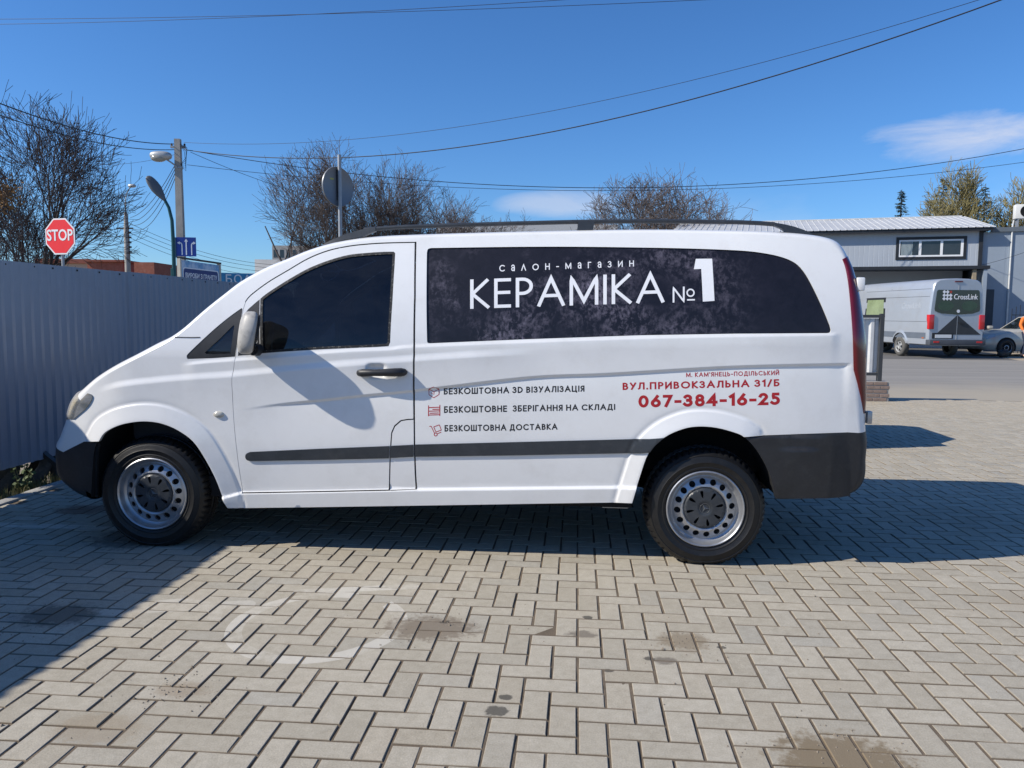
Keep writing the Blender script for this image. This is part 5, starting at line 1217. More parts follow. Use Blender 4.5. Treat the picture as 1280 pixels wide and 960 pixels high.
# green street lamp
gp = atD(216.5, 300, 24.5); GT = hgt(258, 24.5, 213)
gl_ = thing('street_lamp', 'dark green curved street lamp in front of the concrete pole', 'street lamp', (gp[0], gp[1], 0), 0)
M_green = mat('dark_green_paint', (.012, .07, .075), .4, .2, .15, 6)
MB().tube([(0, 0, -.1), (0, 0, GT-1.2), (-.02, 0, GT-.5), (-.10, -.02, GT-.1), (-.22, -.06, GT+.16)], [.075, .06, .055, .05, .045], 10).build('pole', M_green, gl_, 60)
hd = MB(); vs, fs = superell((0, 0, 0), (.47, .17, .055), .85, 20, 10); vs = [(x, y*(1 if x < 0 else 1-.55*x/.47), z) for x, y, z in vs]; hd.add(vs, fs); HM = Matrix.Translation((-.43, -.12, GT+.47)) @ Matrix.Rotation(R(12), 4, 'Z') @ Matrix.Rotation(R(56), 4, 'Y') @ Matrix.Rotation(R(62), 4, 'X'); hd.xf(HM); hd.build('lamp_head', mat('lamp_grey', (.13, .135, .14), .5, .2, .1, 6), gl_, 60)
ln = MB().lathe([(.0, .012), (.08, .010), (.09, 0)], 20, 'z', (-.15, 0, -.062)); ln.xf(HM); ln.build('lens', mat('lamp_bowl', (.30, .29, .25), .2, 0, .1, 8, coat=.5), gl_, 50)
MB().box(-.09, -.03, -.06, .06, GT-2.9, GT-2.0, .01).build('cable_box', M_green, gl_)
# second, thinner pole with lamp further off
q = atD(158.5, 300, 45); T2 = hgt(267, 45, 158)
p2 = thing('utility_pole', 'thinner distant concrete pole with a small lamp on a curved arm', 'pole', (q[0], q[1], 0), 0)
MB().tube([(0, 0, -.1), (0, 0, T2-1.0), (0, 0, T2)], [.19, .15, .09], 10).build('shaft', M_pole, p2, 50)
MB().tube([(0, 0, T2-.05), (0, 0, T2+.7), (.12, 0, T2+1.1), (.36, -.05, T2+1.45)], [.035, .03, .03, .03], 6).build('lamp_arm', M_galv, p2, 50)
vs, fs = superell((.48, -.08, T2+1.5), (.24, .12, .10), .8, 12, 8); MB().add(vs, fs).build('lamp_head', mat('lamp_alu', (.45, .45, .44), .45, .4, .1, 8), p2, 50)
MB().box(-.6, .4, -.04, .04, T2-.95, T2-.87).build('crossarm', M_trim, p2)
for i in range(5): MB().box(.10, .24, -.08, .08, T2-1.2-.28*i, T2-1.1-.28*i).build('clamp', M_trim, p2)
# stop sign
c = atD(75, 295.5, 17); M_sred = mat('sign_red', (.80, .022, .025), .4, 0, .05, 4)
stp = thing('stop_sign', 'red octagonal stop sign on a thin pole beyond the fence', 'sign', (c[0], c[1], c[2]), R(-10))
octa = lambda r: [(r*math.cos(R(22.5+45*i)), r*math.sin(R(22.5+45*i))) for i in range(8)]
MB().prism(octa(.425), 'y', .0, .015).build('panel', M_swhite, stp); MB().prism(octa(.39), 'y', -.004, -.0005).build('red_field', M_sred, stp)
me = text_mesh('STOP', .34, .006, .002); me.transform(Matrix.Translation((0, -.008, .015)) @ Matrix.Diagonal((.86, 1, 1.0, 1))); link(me, 'lettering', M_swhite, stp)
MB().tube([(0, .05, -c[2]-.05), (0, .05, .3)], .03, 10).build('pole', M_galv, stp, 50)
# round sign seen from behind
c = atD(422, 233.5, 13); rs = thing('round_sign', 'round traffic sign seen from its grey back on a steel post', 'sign', (c[0], c[1], c[2]), R(57))
d_ = MB(); d_.lathe([(0, -.012), (.31, -.012), (.325, -.022), (.33, -.01), (.33, .004), (0, .004)], 44, 'y'); d_.build('panel', mat('sign_back', (.21, .22, .235), .45, .4, .06, 4), rs, 40)
MB().tube([(0, -.055, -c[2]-.05), (0, -.055, .52)], .032, 10).build('pole', M_galv, rs, 50)
bk = MB(); bk.box(-.035, .035, -.03, -.012, -.22, .27); bk.build('bracket', M_trim, rs)
MB().box(-.17, -.09, -.0135, -.0125, .10, .13).build('sticker', mat('yellow_sticker', (.4, .38, .1), .5, 0, .05, 5), rs)
# billboard and letter board
a, b = atD(226, 330, 28.5), atD(274, 334, 31.5); ang = math.atan2(b[1]-a[1], b[0]-a[0]); L = math.hypot(b[0]-a[0], b[1]-a[1]); zt = hgt(323.2, 28.5, 226)-.05
bb = thing('billboard', 'sky blue billboard with a dark blue rounded panel on posts', 'billboard', (a[0], a[1], 0), ang)
MB().box(0, L, 0, .05, zt-1.25, zt-.05).build('panel', mat('billboard_sky', (.16, .36, .58), .5, 0, .35, 1.2, dirt=((.66, .72, .78), .7, .45, .6)), bb)
rp = []; x0, x1, z0, z1, r_ = .18, L-.14, zt-1.2, zt-.34, .12
for cx, cz, a0 in ((x1-r_, z1-r_, 0), (x0+r_, z1-r_, 90), (x0+r_, z0+r_, 180), (x1-r_, z0+r_, 270)): rp += arc(cx, cz, r_, r_, a0, a0+90, 5)
MB().prism([(lerp((x0+x1)/2, x, 1.05), lerp((z0+z1)/2, z, 1.1)) for x, z in rp], 'y', -.004, -.0005).build('panel_border', M_swhite, bb); MB().prism(rp, 'y', -.009, -.0045).build('blue_panel', mat('panel_navy', (.018, .035, .16), .5, 0, .1, 3), bb)
me = text_mesh('ВИРОБИ З ГРАНІТУ', .185, .004, .002); wd_ = max(v.co.x for v in me.vertices)-min(v.co.x for v in me.vertices); me.transform(Matrix.Translation(((x0+x1)/2, -.012, zt-.60)) @ Matrix.Diagonal(((x1-x0)*.92/wd_, 1, 1.3, 1))); link(me, 'lettering', M_swhite, bb)
MB().box(-.10, .0, -.03, .09, -.1, zt).build('post', mat('cream_post', (.55, .50, .40), .6, 0, .1, 4), bb); MB().box(L, L+.10, -.03, .09, -.1, zt).build('post', mat('cream_post', (.55, .50, .40), .6, 0, .1, 4), bb)
MB().box(-.1, L+.12, -.04, .1, zt, zt+.06).build('top_rail', M_trim, bb)
a, b = atD(276, 350, 34), atD(420, 350, 37); ang = math.atan2(b[1]-a[1], b[0]-a[0]); L = math.hypot(b[0]-a[0], b[1]-a[1]); zt = hgt(340.8, 34, 276)-.05
sb = thing('letter_board', 'dark blue shop board with large white letters above the fence', 'sign', (a[0], a[1], 0), ang)
MB().box(0, L, 0, .12, zt-1.0, zt, .01).build('panel', mat('board_blue', (.04, .24, .42), .5, 0, .5, .8), sb)
me = text_mesh('БОΛО', .52, .004, .01, 'LEFT', 1.12); me.transform(Matrix.Translation((.17, -.02, zt-.29))); link(me, 'lettering', M_swhite, sb)
for xx in (.3, L-.3): MB().box(xx-.05, xx+.05, .12, .2, -.1, zt-.1).build('post', M_galv, sb)

# gate panel on a brick plinth
M_wsheet = mat('white_sheet', (.62, .62, .61), .45, .15, .06, 3, dirt=((.3, .28, .25), .3, .5, .8))
c = atG(1110, 502); gt = thing('gate_panel', 'white ribbed metal panel in a dark frame on a brick plinth', 'fence', (c[0]-.12, c[1]+.12, 0), 0)
gs = MB(); pr = []; x = -1.60
while x < -.03:
    for f, d in ((0, 0), (.3, 0), (.5, .03), (.8, .03)): pr.append((min(x+f*.16, -.03), d))
    x += .16
n = len(pr); gs.add([(a_, d, z) for z in (.47, 1.36) for a_, d in pr], [(i, i+1, n+i+1, n+i) for i in range(n-1)]); gs.build('sheet', M_wsheet, gt)
M_gf = mat('dark_grey_frame', (.055, .058, .062), .5, .2, .12, 6)
MB().box(-.03, .035, -.04, .04, .30, 1.44, .004).build('post', M_gf, gt); MB().box(-1.6, -.03, -.03, .05, 1.37, 1.42).build('rail', M_gf, gt); MB().box(-1.6, -.03, -.03, .05, .42, .465).build('rail', M_gf, gt)
br = MB(); rb = random.Random(4)
for j in range(6):
    off = -.11 if j % 2 else 0
    for i in range(-8, 2):
        xa = i*.22+off-.0; xb = xa+.21
        xb = min(xb, .14); xa = max(xa, -1.7)
        if xb-xa > .04: br.box(xa, xb, -.115+rb.uniform(-.004, .004), .115, j*.066-.06, j*.066-.010, .005)
br.build('plinth', mat('brown_brick', (.26, .19, .155), .9, 0, .3, 9, bump=.4, bs=60), gt); MB().box(-1.69, .13, -.105, .105, -.1, .325).build('mortar', M_conc, gt)

# grit lying about on the paving
rg = random.Random(12); gm = MB()
for _ in range(750):
    x, y = rg.uniform(-1.4, 6.5), rg.uniform(-2.6, 4.0)
    if rg.random() < .45: cx, cy, s_ = rg.choice(((1.86, -.97, .25), (3.33, -1.86, .3), (2.95, -1.0, .15), (.13, -1.0, .25), (1.05, -1.62, .15))); x, y = rg.gauss(cx, s_*.6), rg.gauss(cy, s_*.5)
    r_ = rg.uniform(.0015, .0045)*(2.2 if rg.random() < .04 else 1); a = rg.uniform(0, 6.28)
    p_ = [(x+r_*rg.uniform(.7, 1.2)*math.cos(a+k*1.571), y+r_*rg.uniform(.7, 1.2)*math.sin(a+k*1.571), .0) for k in range(4)]
    gm.add(p_+[(x, y, r_*1.1)], [(0, 1, 4), (1, 2, 4), (2, 3, 4), (3, 0, 4)])
struct(gm.build('grit', mat('grit_stone', (.23, .19, .145), .9, 0, .4, 20), None, fix=False), 'small stones and grit scattered on the paving', 'grit', 'stuff')

# ================================================================== VEHICLES BEHIND
def simple_wheel(parent, x, y, r, w_, side, rimcol, tyrecol):
    o = bpy.data.objects.new('wheel', None); COL.objects.link(o); o.parent = parent; o.location = (x, y, r-.01); o.rotation_euler = (0, 0, 0 if side < 0 else math.pi)
    h = w_/2
    MB().lathe([(r*.62, -h+.01), (r*.68, -h), (r*.85, -h), (r*.96, -h+.02), (r, -h+.05), (r, h-.05), (r*.9, h), (r*.6, h)], 36).build('tyre', tyrecol, o, 50)
    m_ = MB(); m_.lathe([(r*.63, -h+.005), (r*.60, -h+.02), (r*.55, -h+.05), (r*.40, -h+.03), (r*.22, -h+.015), (r*.18, -h+.03), (0, -h+.03)], 30); m_.build('rim', rimcol, o, 40)
    d = MB()
    for i in range(5):
        t_ = 2*math.pi*i/5; pts = [(r*a*math.cos(t_+b), -h+.025, r*a*math.sin(t_+b)) for a, b in ((.3, -.2), (.5, -.32), (.5, .32), (.3, .2))]; d.add([(x_, y_-.012, z_) for x_, y_, z_ in pts], [(0, 1, 2, 3)])
    d.build('rim_opening', M_dark, o, fix=False)
    return o
M_oldtyre2 = mat('dusty_tyre', (.10, .095, .085), .85, 0, .2, 10)
# ---- silver delivery van: rear at local y=0, bonnet at +y
ca_, cb_ = atD(1160, 400, 26.4), atD(1231.5, 400, 26.4)
CV = thing('delivery_van', 'dusty silver high roof delivery van parked with its back to the road', 'van', ((ca_[0]+cb_[0])/2, (ca_[1]+cb_[1])/2, 0), R(8))
M_silver = mat('silver_paint', (.42, .45, .49), .35, .35, .04, 1, coat=.4, dirt=((.30, .27, .23), .25, .5, .8))
def half(z, z1=2.68):
    """half width of the body section"""
    return .99*(1-.10*sst(z, 1.2, 2.5))
sec = [(.90, .42), (.965, .46), (.985, .62), (.99, 1.15), (.975, 1.5), (.945, 1.9), (.905, 2.25), (.865, 2.48), (.80, 2.60), (.68, 2.67), (.40, 2.705), (0, 2.715)]
stat = [(0.0, .95, .985), (.03, .985, .993), (.10, 1.0, 1.0), (2, 1, 1), (4.9, 1, 1), (5.3, .99, .985), (5.75, .97, .80), (6.15, .95, .585), (6.5, .9, .50), (6.75, .8, .43), (6.9, .62, .32)]
mb = MB(); n = len(sec)*2-1; 
full = [(-a, b) for a, b in sec]+[(a, b) for a, b in sec[::-1][1:]]
for (yy, kw, kz) in stat:
    mb.v += [(a*kw, yy, .42+(b-.42)*kz if kz > .9 or True else b) for a, b in full]
mb.f += [(i*n+k, i*n+k+1, (i+1)*n+k+1, (i+1)*n+k) for i in range(len(stat)-1) for k in range(n-1)]
mb.f += [tuple(range(n)), tuple((len(stat)-1)*n+k for k in range(n))]; mb.f += [(i*n, (i+1)*n, (i+1)*n+n-1, i*n+n-1) for i in range(len(stat)-1)]
mb.build('body', M_silver, CV, 35)
def sx(z, s): return s*float(np.interp(z, [b for a, b in sec], [a for a, b in sec]))
def side_patch(name, poly, m, s, off=.006, parent=CV):
    """poly in (y,z) laid on the flank"""
    mb = MB(); mb.add([(sx(z, s)+s*off, y, z) for y, z in poly]+[(sx(z, s)-s*.01, y, z) for y, z in poly], [tuple(range(len(poly)))]+[(i, (i+1) % len(poly), len(poly)+(i+1) % len(poly), len(poly)+i) for i in range(len(poly))]); return mb.build(name, m, parent)
def rear_patch(name, poly, m, off=.02, parent=CV, th=.03):
    return MB().prism(poly, 'y', -off, -off+th).build(name, m, parent)
rear_patch('rear_window', [(-.80, 1.68), (-.78, 1.60), (-.55, 1.52), (0, 1.485), (.55, 1.52), (.78, 1.60), (.80, 1.68), (.745, 2.28), (.70, 2.32), (-.70, 2.32), (-.745, 2.28)], mat('van_glass', (.012, .022, .020), .06, 0, .3, 2, coat=.6))
sp_ = MB(); sp_.lathe([(.0, -.05), (.05, -.045), (.10, -.04), (.26, -.03), (.30, -.0245)], 28, 'y', (.02, 0, 1.66)); 
for s in (-1, 1):
    rear_patch('headrest_shape', [(s*.42+.28*math.cos(a), 1.78+.17*math.sin(a)) for a in np.linspace(0, 6.28, 17)[:-1]], mat('seat_green', (.05, .085, .055), .6, 0, .3, 3), .0215, th=.001)
rear_patch('badge', [(.03+.055*math.cos(a), 1.60+.055*math.sin(a)) for a in np.linspace(0, 6.28, 15)[:-1]], M_swhite, .026, th=.004)
rear_patch('dark_triangle', [(-.72, .80), (.88, .80), (.02, 1.47)], mat('charcoal_film', (.035, .037, .04), .4, 0, .15, 4), .008, th=.012)
rear_patch('door_seam', [(.012, .62), (.028, .62), (.028, 2.5), (.012, 2.5)], M_galv, .012, th=.012)
rear_patch('plate_recess', [(-.84, .66), (-.10, .66), (-.10, .86), (-.84, .86)], M_blackpl, .014, th=.02)
pl_ = rear_patch('licence_plate', [(-.74, .685), (-.16, .685), (-.16, .80), (-.74, .80)], mat('plate_white', (.7, .7, .68), .4, 0, .05, 5), .022, th=.008)
rear_patch('door_handle', [(.08, 1.18), (.30, 1.15), (.30, 1.20), (.08, 1.23)], M_blackpl, .04, th=.04)
rear_patch('brake_light', [(-.14, 2.585), (.14, 2.585), (.13, 2.625), (-.13, 2.625)], mat('dull_red_lens', (.12, .01, .012), .3, 0, .1, 5), .03, th=.05)
for s in (-1, 1):
    t_ = MB(); t_.box(min(s*.80, s*.985), max(s*.80, s*.985), -.035, .14, .98, 1.48, .02); o = t_.build('tail_light', mat('bright_red_lens', (.55, .018, .02), .2, 0, .15, 9, coat=.6), CV, 40)
bp = MB(); bp.box(-.99, .99, -.14, .12, .44, .63, .03); bp.build('rear_bumper', mat('bumper_grey', (.07, .075, .085), .5, 0, .12, 5), CV, 40)
MB().box(-.86, -.66, -.148, -.13, .52, .58, .004).build('reflector', mat('bright_red_lens', (.55, .018, .02), .2, 0, .15, 9, coat=.6), CV); MB().box(.66, .86, -.148, -.13, .52, .58, .004).build('reflector', mat('bright_red_lens', (.55, .018, .02), .2, 0, .15, 9, coat=.6), CV)
M_vm = mat('bumper_grey', (.07, .075, .085), .5, 0, .12, 5)
for s in (-1, 1):
    side_patch('side_moulding', [(.14, .66), (.14, .86), (6.2, .86), (6.2, .66)], mat('moulding_blue_grey', (.13, .15, .18), .5, .1, .08, 4), s, .012)
    for zz in (1.24, 2.10, 2.36): side_patch('body_seam', [(.1, zz-.006), (.1, zz+.006), (4.4, zz+.006), (4.4, zz-.006)], M_vm, s, .003)
    side_patch('side_window', [(2.80, 1.38), (2.90, 2.12), (4.30, 2.12), (4.30, 1.38)], M_trim, s, .006)
    side_patch('side_pane', [(2.93, 1.47), (3.02, 2.04), (4.20, 2.04), (4.20, 1.47)], mat('green_pane', (.22, .27, .14), .15, 0, .25, 1.5, coat=.5), s, .011)
    side_patch('door_seam', [(2.58, .7), (2.58, 2.42), (2.60, 2.42), (2.60, .7)], M_vm, s, .003)
    pr_ = [(1.70+.47*math.cos(a), max(.40, .36+.47*math.sin(a))) for a in np.linspace(-.0, math.pi, 17)]
    side_patch('wheel_arch', pr_, M_dark, s, .014)
    ln_ = [(1.70+.56*math.cos(a), .36+.58*math.sin(a)) for a in np.linspace(.12, math.pi-.12, 17)]; li_ = [(1.70+.47*math.cos(a), .36+.47*math.sin(a)) for a in np.linspace(.12, math.pi-.12, 17)]
    fl = MB(); 
    for (y0_, z0_), (y1_, z1_) in zip(ln_, li_): fl.v += [(sx(z0_, s)+s*.004, y0_, z0_), (sx(z1_, s)+s*.035, y1_, z1_)]
    fl.f += [(2*i, 2*i+1, 2*i+3, 2*i+2) for i in range(16)]; fl.build('wheel_flare', M_silver, CV, 50)
    side_patch('wheel_arch', [(y_+4.25, z_) for y_, z_ in pr_[:]], M_dark, s, .014)
    for yy in (1.70, 5.95):
        o = simple_wheel(CV, s*.915, yy, .345, .22, -1, mat('wheel_silver', (.35, .35, .34), .5, .3, .1, 8), M_oldtyre2); o.rotation_euler = (0, 0, R(-90) if s < 0 else R(90))
    side_patch('side_marker_light', [(.22, .66), (.22, .70), (.32, .70), (.32, .66)], mat('amber_lens', (.5, .12, .02), .3, 0, .1, 5), s, .02)
MB().box(-.3, .3, 6.86, 6.93, .7, .8).build('grille', M_blackpl, CV)
M_vl = M_letterw
def dia(cx, cz, r): return [(cx-r, cz), (cx, cz-r), (cx+r, cz), (cx, cz+r)]
lg = MB()
for i in range(3):
    for j in range(3):
        if (i, j) != (2, 2): lg.prism(dia(-.50+i*.115, 2.02+j*.115, .062), 'y', -.026, -.022)
lg.build('emblem', M_vl, CV)
lg = MB().prism(dia(-.50+2*.115, 2.02+2*.115, .05), 'y', -.026, -.022); lg.build('emblem_accent', mat('accent_red', (.45, .05, .03), .4, 0, .05, 5), CV)
me = text_mesh('CrossLink', .255, .0015, .003); me.transform(Matrix.Translation((.26, -.028, 2.08)) @ Matrix.Diagonal((.80, 1, 1, 1))); link(me, 'lettering', M_vl, CV)
me = text_mesh('CrossLink', .30, .004, .002); me.transform(Matrix.Rotation(R(-90), 4, 'Z')); me.transform(Matrix.Translation((-.956, 1.15, 1.78)) @ Matrix.Rotation(R(4.2), 4, 'Y')); link(me, 'lettering', mat('faint_vinyl', (.42, .45, .49), .4, .2, .03, 4), CV, label='faint pale lettering on the flank')

# ---- car builder: nose at local -x
def car(label, loc, rz, paint, rimm, L=4.25, name='parked_car'):
    t_ = thing(name, label, 'car', loc, rz); W2 = .86
    # lower body stations: x, half width, sill z, belt z (top of wing/bonnet)
    st = [(0, .52, .36, .56), (.05, .68, .28, .66), (.18, .79, .22, .73), (.45, .845, .2, .79), (.9, .86, .2, .86), (1.25, .86, .2, .92), (1.8, .86, .2, .93), (2.6, .86, .2, .95), (3.4, .86, .2, .97), (3.85, .84, .22, .97), (4.12, .78, .26, .93), (4.22, .68, .32, .84), (4.25, .60, .4, .75)]
    rows_ = []; mb = MB()
    for x, w_, z0, z1 in st:
        h = z1-z0; r_ = [(w_*.90, z0), (w_*.985, z0+h*.18), (w_, z0+h*.5), (w_*.985, z0+h*.8), (w_*.93, z0+h*.95), (w_*.80, z1+.012), (w_*.4, z1+.045), (0, z1+.055)]
        ring = [(-a, b) for a, b in r_]+[(a, b) for a, b in r_[::-1][1:]]; rows_.append([(x, a, b) for a, b in ring])
    n = len(rows_[0]); mb.v = [q for r_ in rows_ for q in r_]; mb.f = [(i*n+k, i*n+k+1, (i+1)*n+k+1, (i+1)*n+k) for i in range(len(st)-1) for k in range(n-1)]+[tuple(range(n)), tuple((len(st)-1)*n+k for k in range(n))]+[(i*n, (i+1)*n, (i+1)*n+n-1, i*n+n-1) for i in range(len(st)-1)]
    mb.build('body', paint, t_, 40)
    # greenhouse: base and roof outlines
    G0 = [(1.60, .55), (1.78, .76), (2.25, .79), (2.9, .79), (3.75, .76), (4.12, .62)]; G1 = [(2.32, .48), (2.40, .60), (2.6, .63), (2.9, .63), (3.65, .60), (3.85, .48)]; zb, zr = .93, 1.42
    P0 = [(x, -y, zb+.02) for x, y in G0]+[(x, y, zb+.02) for x, y in G0[::-1]]; P1 = [(x, -y, zr) for x, y in G1]+[(x, y, zr) for x, y in G1[::-1]]; m_ = len(P0)
    gl = glass_mat('car_glass', (.42, .50, .46), .03, .02)
    for i in range(m_): 
        a, b, c_, d = (Vector(P0[i]), Vector(P0[(i+1) % m_]), Vector(P1[(i+1) % m_]), Vector(P1[i])); cc_ = (a+b+c_+d)/4
        if (b-a).length < .35: MB().add([a, b, c_, d], [(0, 1, 2, 3)]).build('pillar', paint, t_); continue
        q = [v.lerp(cc_, .10) for v in (a, b, c_, d)]; MB().add([a, b, c_, d]+q, [(0, 1, 5, 4), (1, 2, 6, 5), (2, 3, 7, 6), (3, 0, 4, 7)]).build('pillar', paint, t_); MB().add(q, [(0, 1, 2, 3)]).build('window', gl, t_)
    rf = MB(); inner = [(lerp(2.7, x, .6), y*.6, zr+.05) for x, y, z in P1]; rf.add(P1+inner, [(i, (i+1) % m_, m_+(i+1) % m_, m_+i) for i in range(m_)]+[tuple(range(m_, 2*m_))]); rf.build('roof', paint, t_, 40)
    for s in (-1, 1):
        for x in (.86, 3.42):
            a_ = MB().prism([(x+.37*math.cos(q), .31+.37*math.sin(q)) for q in np.linspace(-.35, math.pi+.35, 18)], 'y', s*.846, s*.869); a_.build('wheel_arch', M_dark, t_)
            simple_wheel(t_, x, s*.79, .315, .20, s, rimm, M_rubber)
        MB().add([(.06, s*.50, .58), (.16, s*.77, .60), (.42, s*.84, .68), (.46, s*.80, .775), (.22, s*.70, .72), (.09, s*.52, .67)], [(0, 1, 2, 3, 4, 5)]).xf(Matrix.Translation((-.012, s*.01, .012))).build('headlight', mat('clear_lamp', (.45, .47, .48), .12, .2, .1, 8, coat=.8), t_)
        MB().box(1.45, 1.62, min(s*.88, s*1.02), max(s*.88, s*1.02), .96, 1.08, .03).build('side_mirror', paint, t_, 40)
        MB().box(4.10, 4.23, min(s*.55, s*.76), max(s*.55, s*.76), .66, .88, .02).build('tail_light', M_red, t_, 40)
        MB().box(2.25, 2.42, min(s*.852, s*.885), max(s*.852, s*.885), .80, .83, .006).build('door_handle', paint, t_)
    MB().box(-.02, .03, -.45, .45, .40, .53, .01).build('grille', M_blackpl, t_)
    return t_
wp = atD(1253, 441, 28.2)
car('silver beige car facing left beside the delivery van, right edge', (wp[0]-.92, wp[1]+.60, 0), R(10), mat('beige_silver', (.50, .48, .42), .35, .25, .04, 1, coat=.4), M_steel)
car('dark car parked behind the white van, seen by its roof shadow', (1.15, 4.75, 0), R(0), mat('dark_car_paint', (.03, .04, .06), .3, .2, .05, 1, coat=.6), M_steel)

# ---- walking person at the right edge (mostly outside the picture)
def skin(name, verts, edges, m, parent, root=0, sub=2):
    me = bpy.data.meshes.new(name); me.from_pydata([v[:3] for v in verts], edges, []); o = bpy.data.objects.new(name, me); COL.objects.link(o)
    md = o.modifiers.new('skin', 'SKIN'); md.use_smooth_shade = True
    for i, v in enumerate(verts):
        sv = me.skin_vertices[0].data[i]; sv.radius = (v[3], v[4] if len(v) > 4 else v[3]); sv.use_root = (i == root)
    s_ = o.modifiers.new('sub', 'SUBSURF'); s_.levels = sub; s_.render_levels = sub
    dg = bpy.context.evaluated_depsgraph_get(); m2 = bpy.data.meshes.new_from_object(o.evaluated_get(dg)); bpy.data.objects.remove(o)
    m2.name = name; m2.materials.clear(); return link(m2, name, m, parent, 180)
pp = atD(1282, 440, 26.9); PE = thing('person', 'person in orange safety vest and dark trousers walking at the right edge', 'person', (pp[0], pp[1], 0), R(20))
M_skin = mat('skin', (.50, .30, .22), .55, 0, .06, 10)
hip = .92
bv = [(0, 0, hip, .13, .10), (0, .0, 1.12, .125, .09), (0, -.01, 1.34, .15, .10), (0, 0, 1.47, .06, .06), (0, -.01, 1.54, .05, .055), (0, -.02, 1.62, .075, .09), (0, -.01, 1.72, .07, .085),
      (-.09, 0, .86, .085), (-.12, -.12, .47, .062), (-.12, -.05, .09, .045), (-.13, -.19, .04, .04), (.09, 0, .86, .085), (.11, .10, .48, .062), (.11, .27, .11, .045), (.11, .20, .03, .04),
      (-.19, 0, 1.41, .055), (-.28, .02, 1.14, .042), (-.30, -.14, .93, .032), (-.30, -.19, .86, .036, .02), (.19, 0, 1.41, .055), (.27, .10, 1.15, .042), (.28, .02, .90, .032), (.28, -.01, .83, .036, .02)]
be = [(0, 1), (1, 2), (2, 3), (3, 4), (4, 5), (5, 6), (0, 7), (7, 8), (8, 9), (9, 10), (0, 11), (11, 12), (12, 13), (13, 14), (2, 15), (15, 16), (16, 17), (17, 18), (2, 19), (19, 20), (20, 21), (21, 22)]
nb = len(bv)
for base, hx, hy, hz in ((18, -.30, -.19, .86), (22, .28, -.01, .83)):      # five short finger chains per hand
    for k, (dx_, l_) in enumerate(((-.027, .055), (-.009, .07), (.009, .066), (.026, .05))):
        i0 = len(bv); bv += [(hx+.02*(k-1.5)*.3, hy-.01+dx_, hz-.05, .009), (hx, hy-.02+dx_, hz-.05-l_, .008)]; be += [(base, i0), (i0, i0+1)]
    i0 = len(bv); bv += [(hx, hy-.05, hz-.01, .010), (hx, hy-.07, hz-.05, .009)]; be += [(base, i0), (i0, i0+1)]
skin('body', bv, be, M_skin, PE)
skin('vest', [(0, 0, .98, .155, .125), (0, 0, 1.12, .15, .115), (0, -.01, 1.34, .175, .125), (0, 0, 1.46, .08, .08)], [(0, 1), (1, 2), (2, 3)], mat('orange_vest', (.75, .17, .02), .7, 0, .06, 6), PE)
skin('sleeve', [(-.17, 0, 1.42, .075), (-.28, .02, 1.14, .058), (-.30, -.12, .95, .045)], [(0, 1), (1, 2)], mat('orange_vest', (.75, .17, .02), .7, 0, .06, 6), PE); skin('sleeve', [(.17, 0, 1.42, .075), (.27, .10, 1.15, .058), (.28, .03, .93, .045)], [(0, 1), (1, 2)], mat('orange_vest', (.75, .17, .02), .7, 0, .06, 6), PE)
skin('trousers', [(0, 0, hip+.04, .145, .115), (-.09, 0, .86, .105), (-.12, -.12, .47, .085), (-.12, -.05, .10, .07), (.09, 0, .86, .105), (.11, .10, .48, .085), (.11, .26, .14, .07)], [(0, 1), (1, 2), (2, 3), (0, 4), (4, 5), (5, 6)], mat('navy_trousers', (.02, .03, .06), .85, 0, .12, 8), PE)
for s, yy, zz in ((-1, -.10, .05), (1, .235, .06)): skin('shoe', [(s*.115, yy+.05, zz, .05), (s*.118, yy-.05, zz-.005, .05), (s*.12, yy-.14, zz-.015, .042, .03)], [(0, 1), (1, 2)], M_blackpl, PE)
hr = MB(); vs, fs = superell((0, .0, 1.725), (.088, .105, .085), 1.0, 18, 10); hr.add([v for v in vs], fs); hr.build('hair', mat('dark_hair', (.03, .022, .018), .7, 0, .2, 20), PE, 180)
fc = MB()
for s in (-1, 1): vs, fs = superell((s*.032, -.105, 1.655), (.012, .008, .008), 1.0, 8, 6); fc.add(vs, fs)
fc.build('eyes', M_dark, PE, 180); fc = MB(); vs, fs = superell((0, -.118, 1.62), (.013, .018, .022), 1.0, 10, 6); fc.add(vs, fs); fc.build('nose', M_skin, PE, 180)
bg_ = thing('bag', 'black bag on the ground beside the front wheel of the silver beige car', 'bag', tuple(atD(1254, 442.5, 27.3)*np.array([1, 1, 0])), .3)
vs, fs = superell((0, 0, .13), (.20, .13, .14), .7, 16, 10); MB().add(vs, fs).build('sack', M_blackpl, bg_, 60); MB().tube([(-.1, 0, .25), (-.05, 0, .34), (.05, 0, .34), (.1, 0, .25)], .012, 6).build('handle', M_blackpl, bg_, 60)

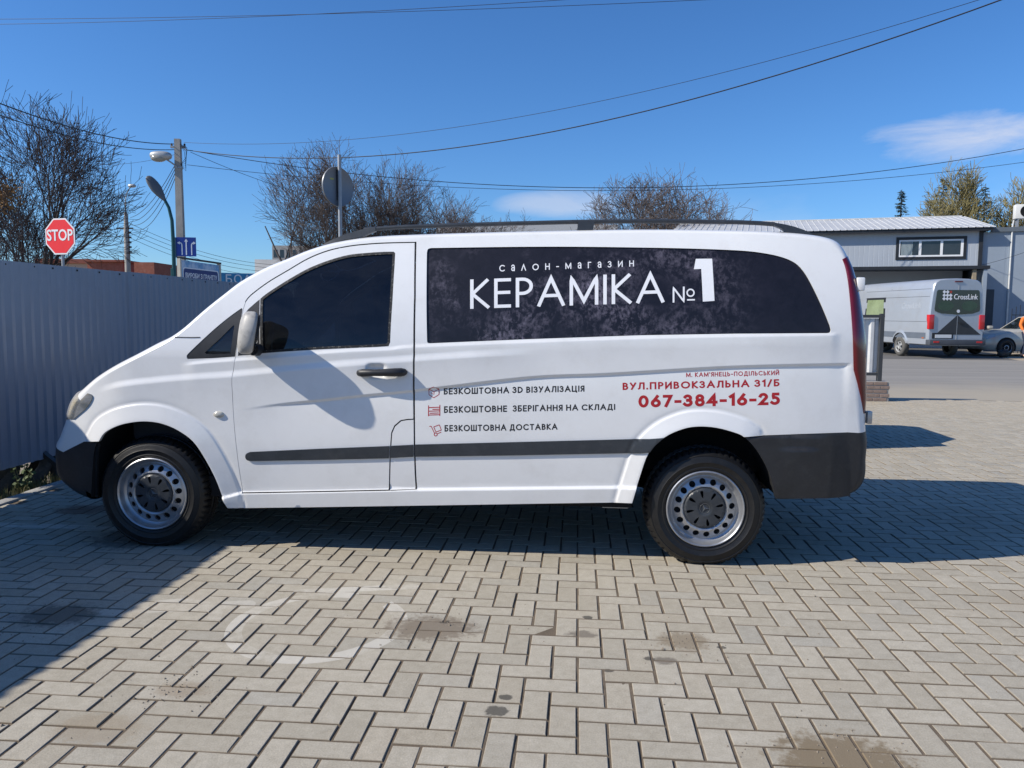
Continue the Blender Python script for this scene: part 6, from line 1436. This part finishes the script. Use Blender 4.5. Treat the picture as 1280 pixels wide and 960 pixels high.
# ================================================================== OVERHEAD WIRES
M_wire = mat('wire_black', (.012, .012, .014), .6, 0, .1, 5)
def wire(label, a, b, sag, r=.012, n=28):
    a, b = np.array(a), np.array(b); pts = [a+(b-a)*t-np.array([0, 0, 4*sag*t*(1-t)]) for t in np.linspace(0, 1, n+1)]
    o = MB().tube([p-a for p in pts], r, 5).build('overhead_wire', M_wire, None, 60); o.location = tuple(map(float, a)); tag(o, label, 'wire', 'overhead wires'); return o
PTP = np.array([PX, PY, PT-.25])
wire('thick black wire from the upper left edge to the pole top', atD(-60, 105, 18), atD(219, 180, 31), .35, .017)
wire('second black wire below it from the left edge to the pole', atD(-60, 122, 18), atD(219, 187, 31), .35, .015)
wire('upper long black wire from pole top to top right corner', atD(230, 187, 31), atD(1262, -4, 17), 1.5, .016, 40)
wire('lower long black wire just under it to top right corner', atD(230, 178, 31), atD(1236, -4, 17.2), 1.05, .007, 40)
wire('thin wire across the top of the sky, upper', atD(-60, 24, 22), atD(960, -4, 17), .12, .006, 30)
wire('thin wire across the top of the sky, lower', atD(-60, 31, 22), atD(760, -4, 17), .12, .006, 30)
wire('wire from the pole past the round sign, upper one to the right edge', atD(238, 188, 31), atD(1300, 182, 33), 1.62, .014, 40)
wire('wire from the pole past the round sign, lower one to the right edge', atD(234, 206, 31), atD(1300, 200, 33), 1.15, .010, 40)
wire('steep thin wire from the pole down behind the trees', atD(238, 190, 31), atD(372, 240, 38), .1, .010)
wire('thin wire from the left tree to the pole lamp', atD(120, 205, 38), atD(219, 193, 31), .15, .007)
for i, (pa, pb, s, nm) in enumerate((((222, 200), (163, 272), .45, 'leftmost'), ((223, 202), (163, 277), .6, 'second from the left'), ((224, 204), (164, 281), .75, 'third from the left'), ((225, 206), (165, 285), .95, 'rightmost'))):
    wire('slack cable between the two poles, %s of four' % nm, atD(*pa, 31), atD(*pb, 45), s, .013)
for i, (pb, nm) in enumerate((((345, 331), 'top'), ((345, 335), 'second'), ((345, 340), 'third'), ((345, 346), 'bottom'))):
    wire('cable from the distant pole sloping right behind the lane sign, %s one' % nm, atD(162, 279+i*6, 45), atD(*pb, 52), .5, .012)
wire('thin wire on the front of the shed', atD(1228, 331, 33.2), atD(1300, 308, 31), .05, .008)
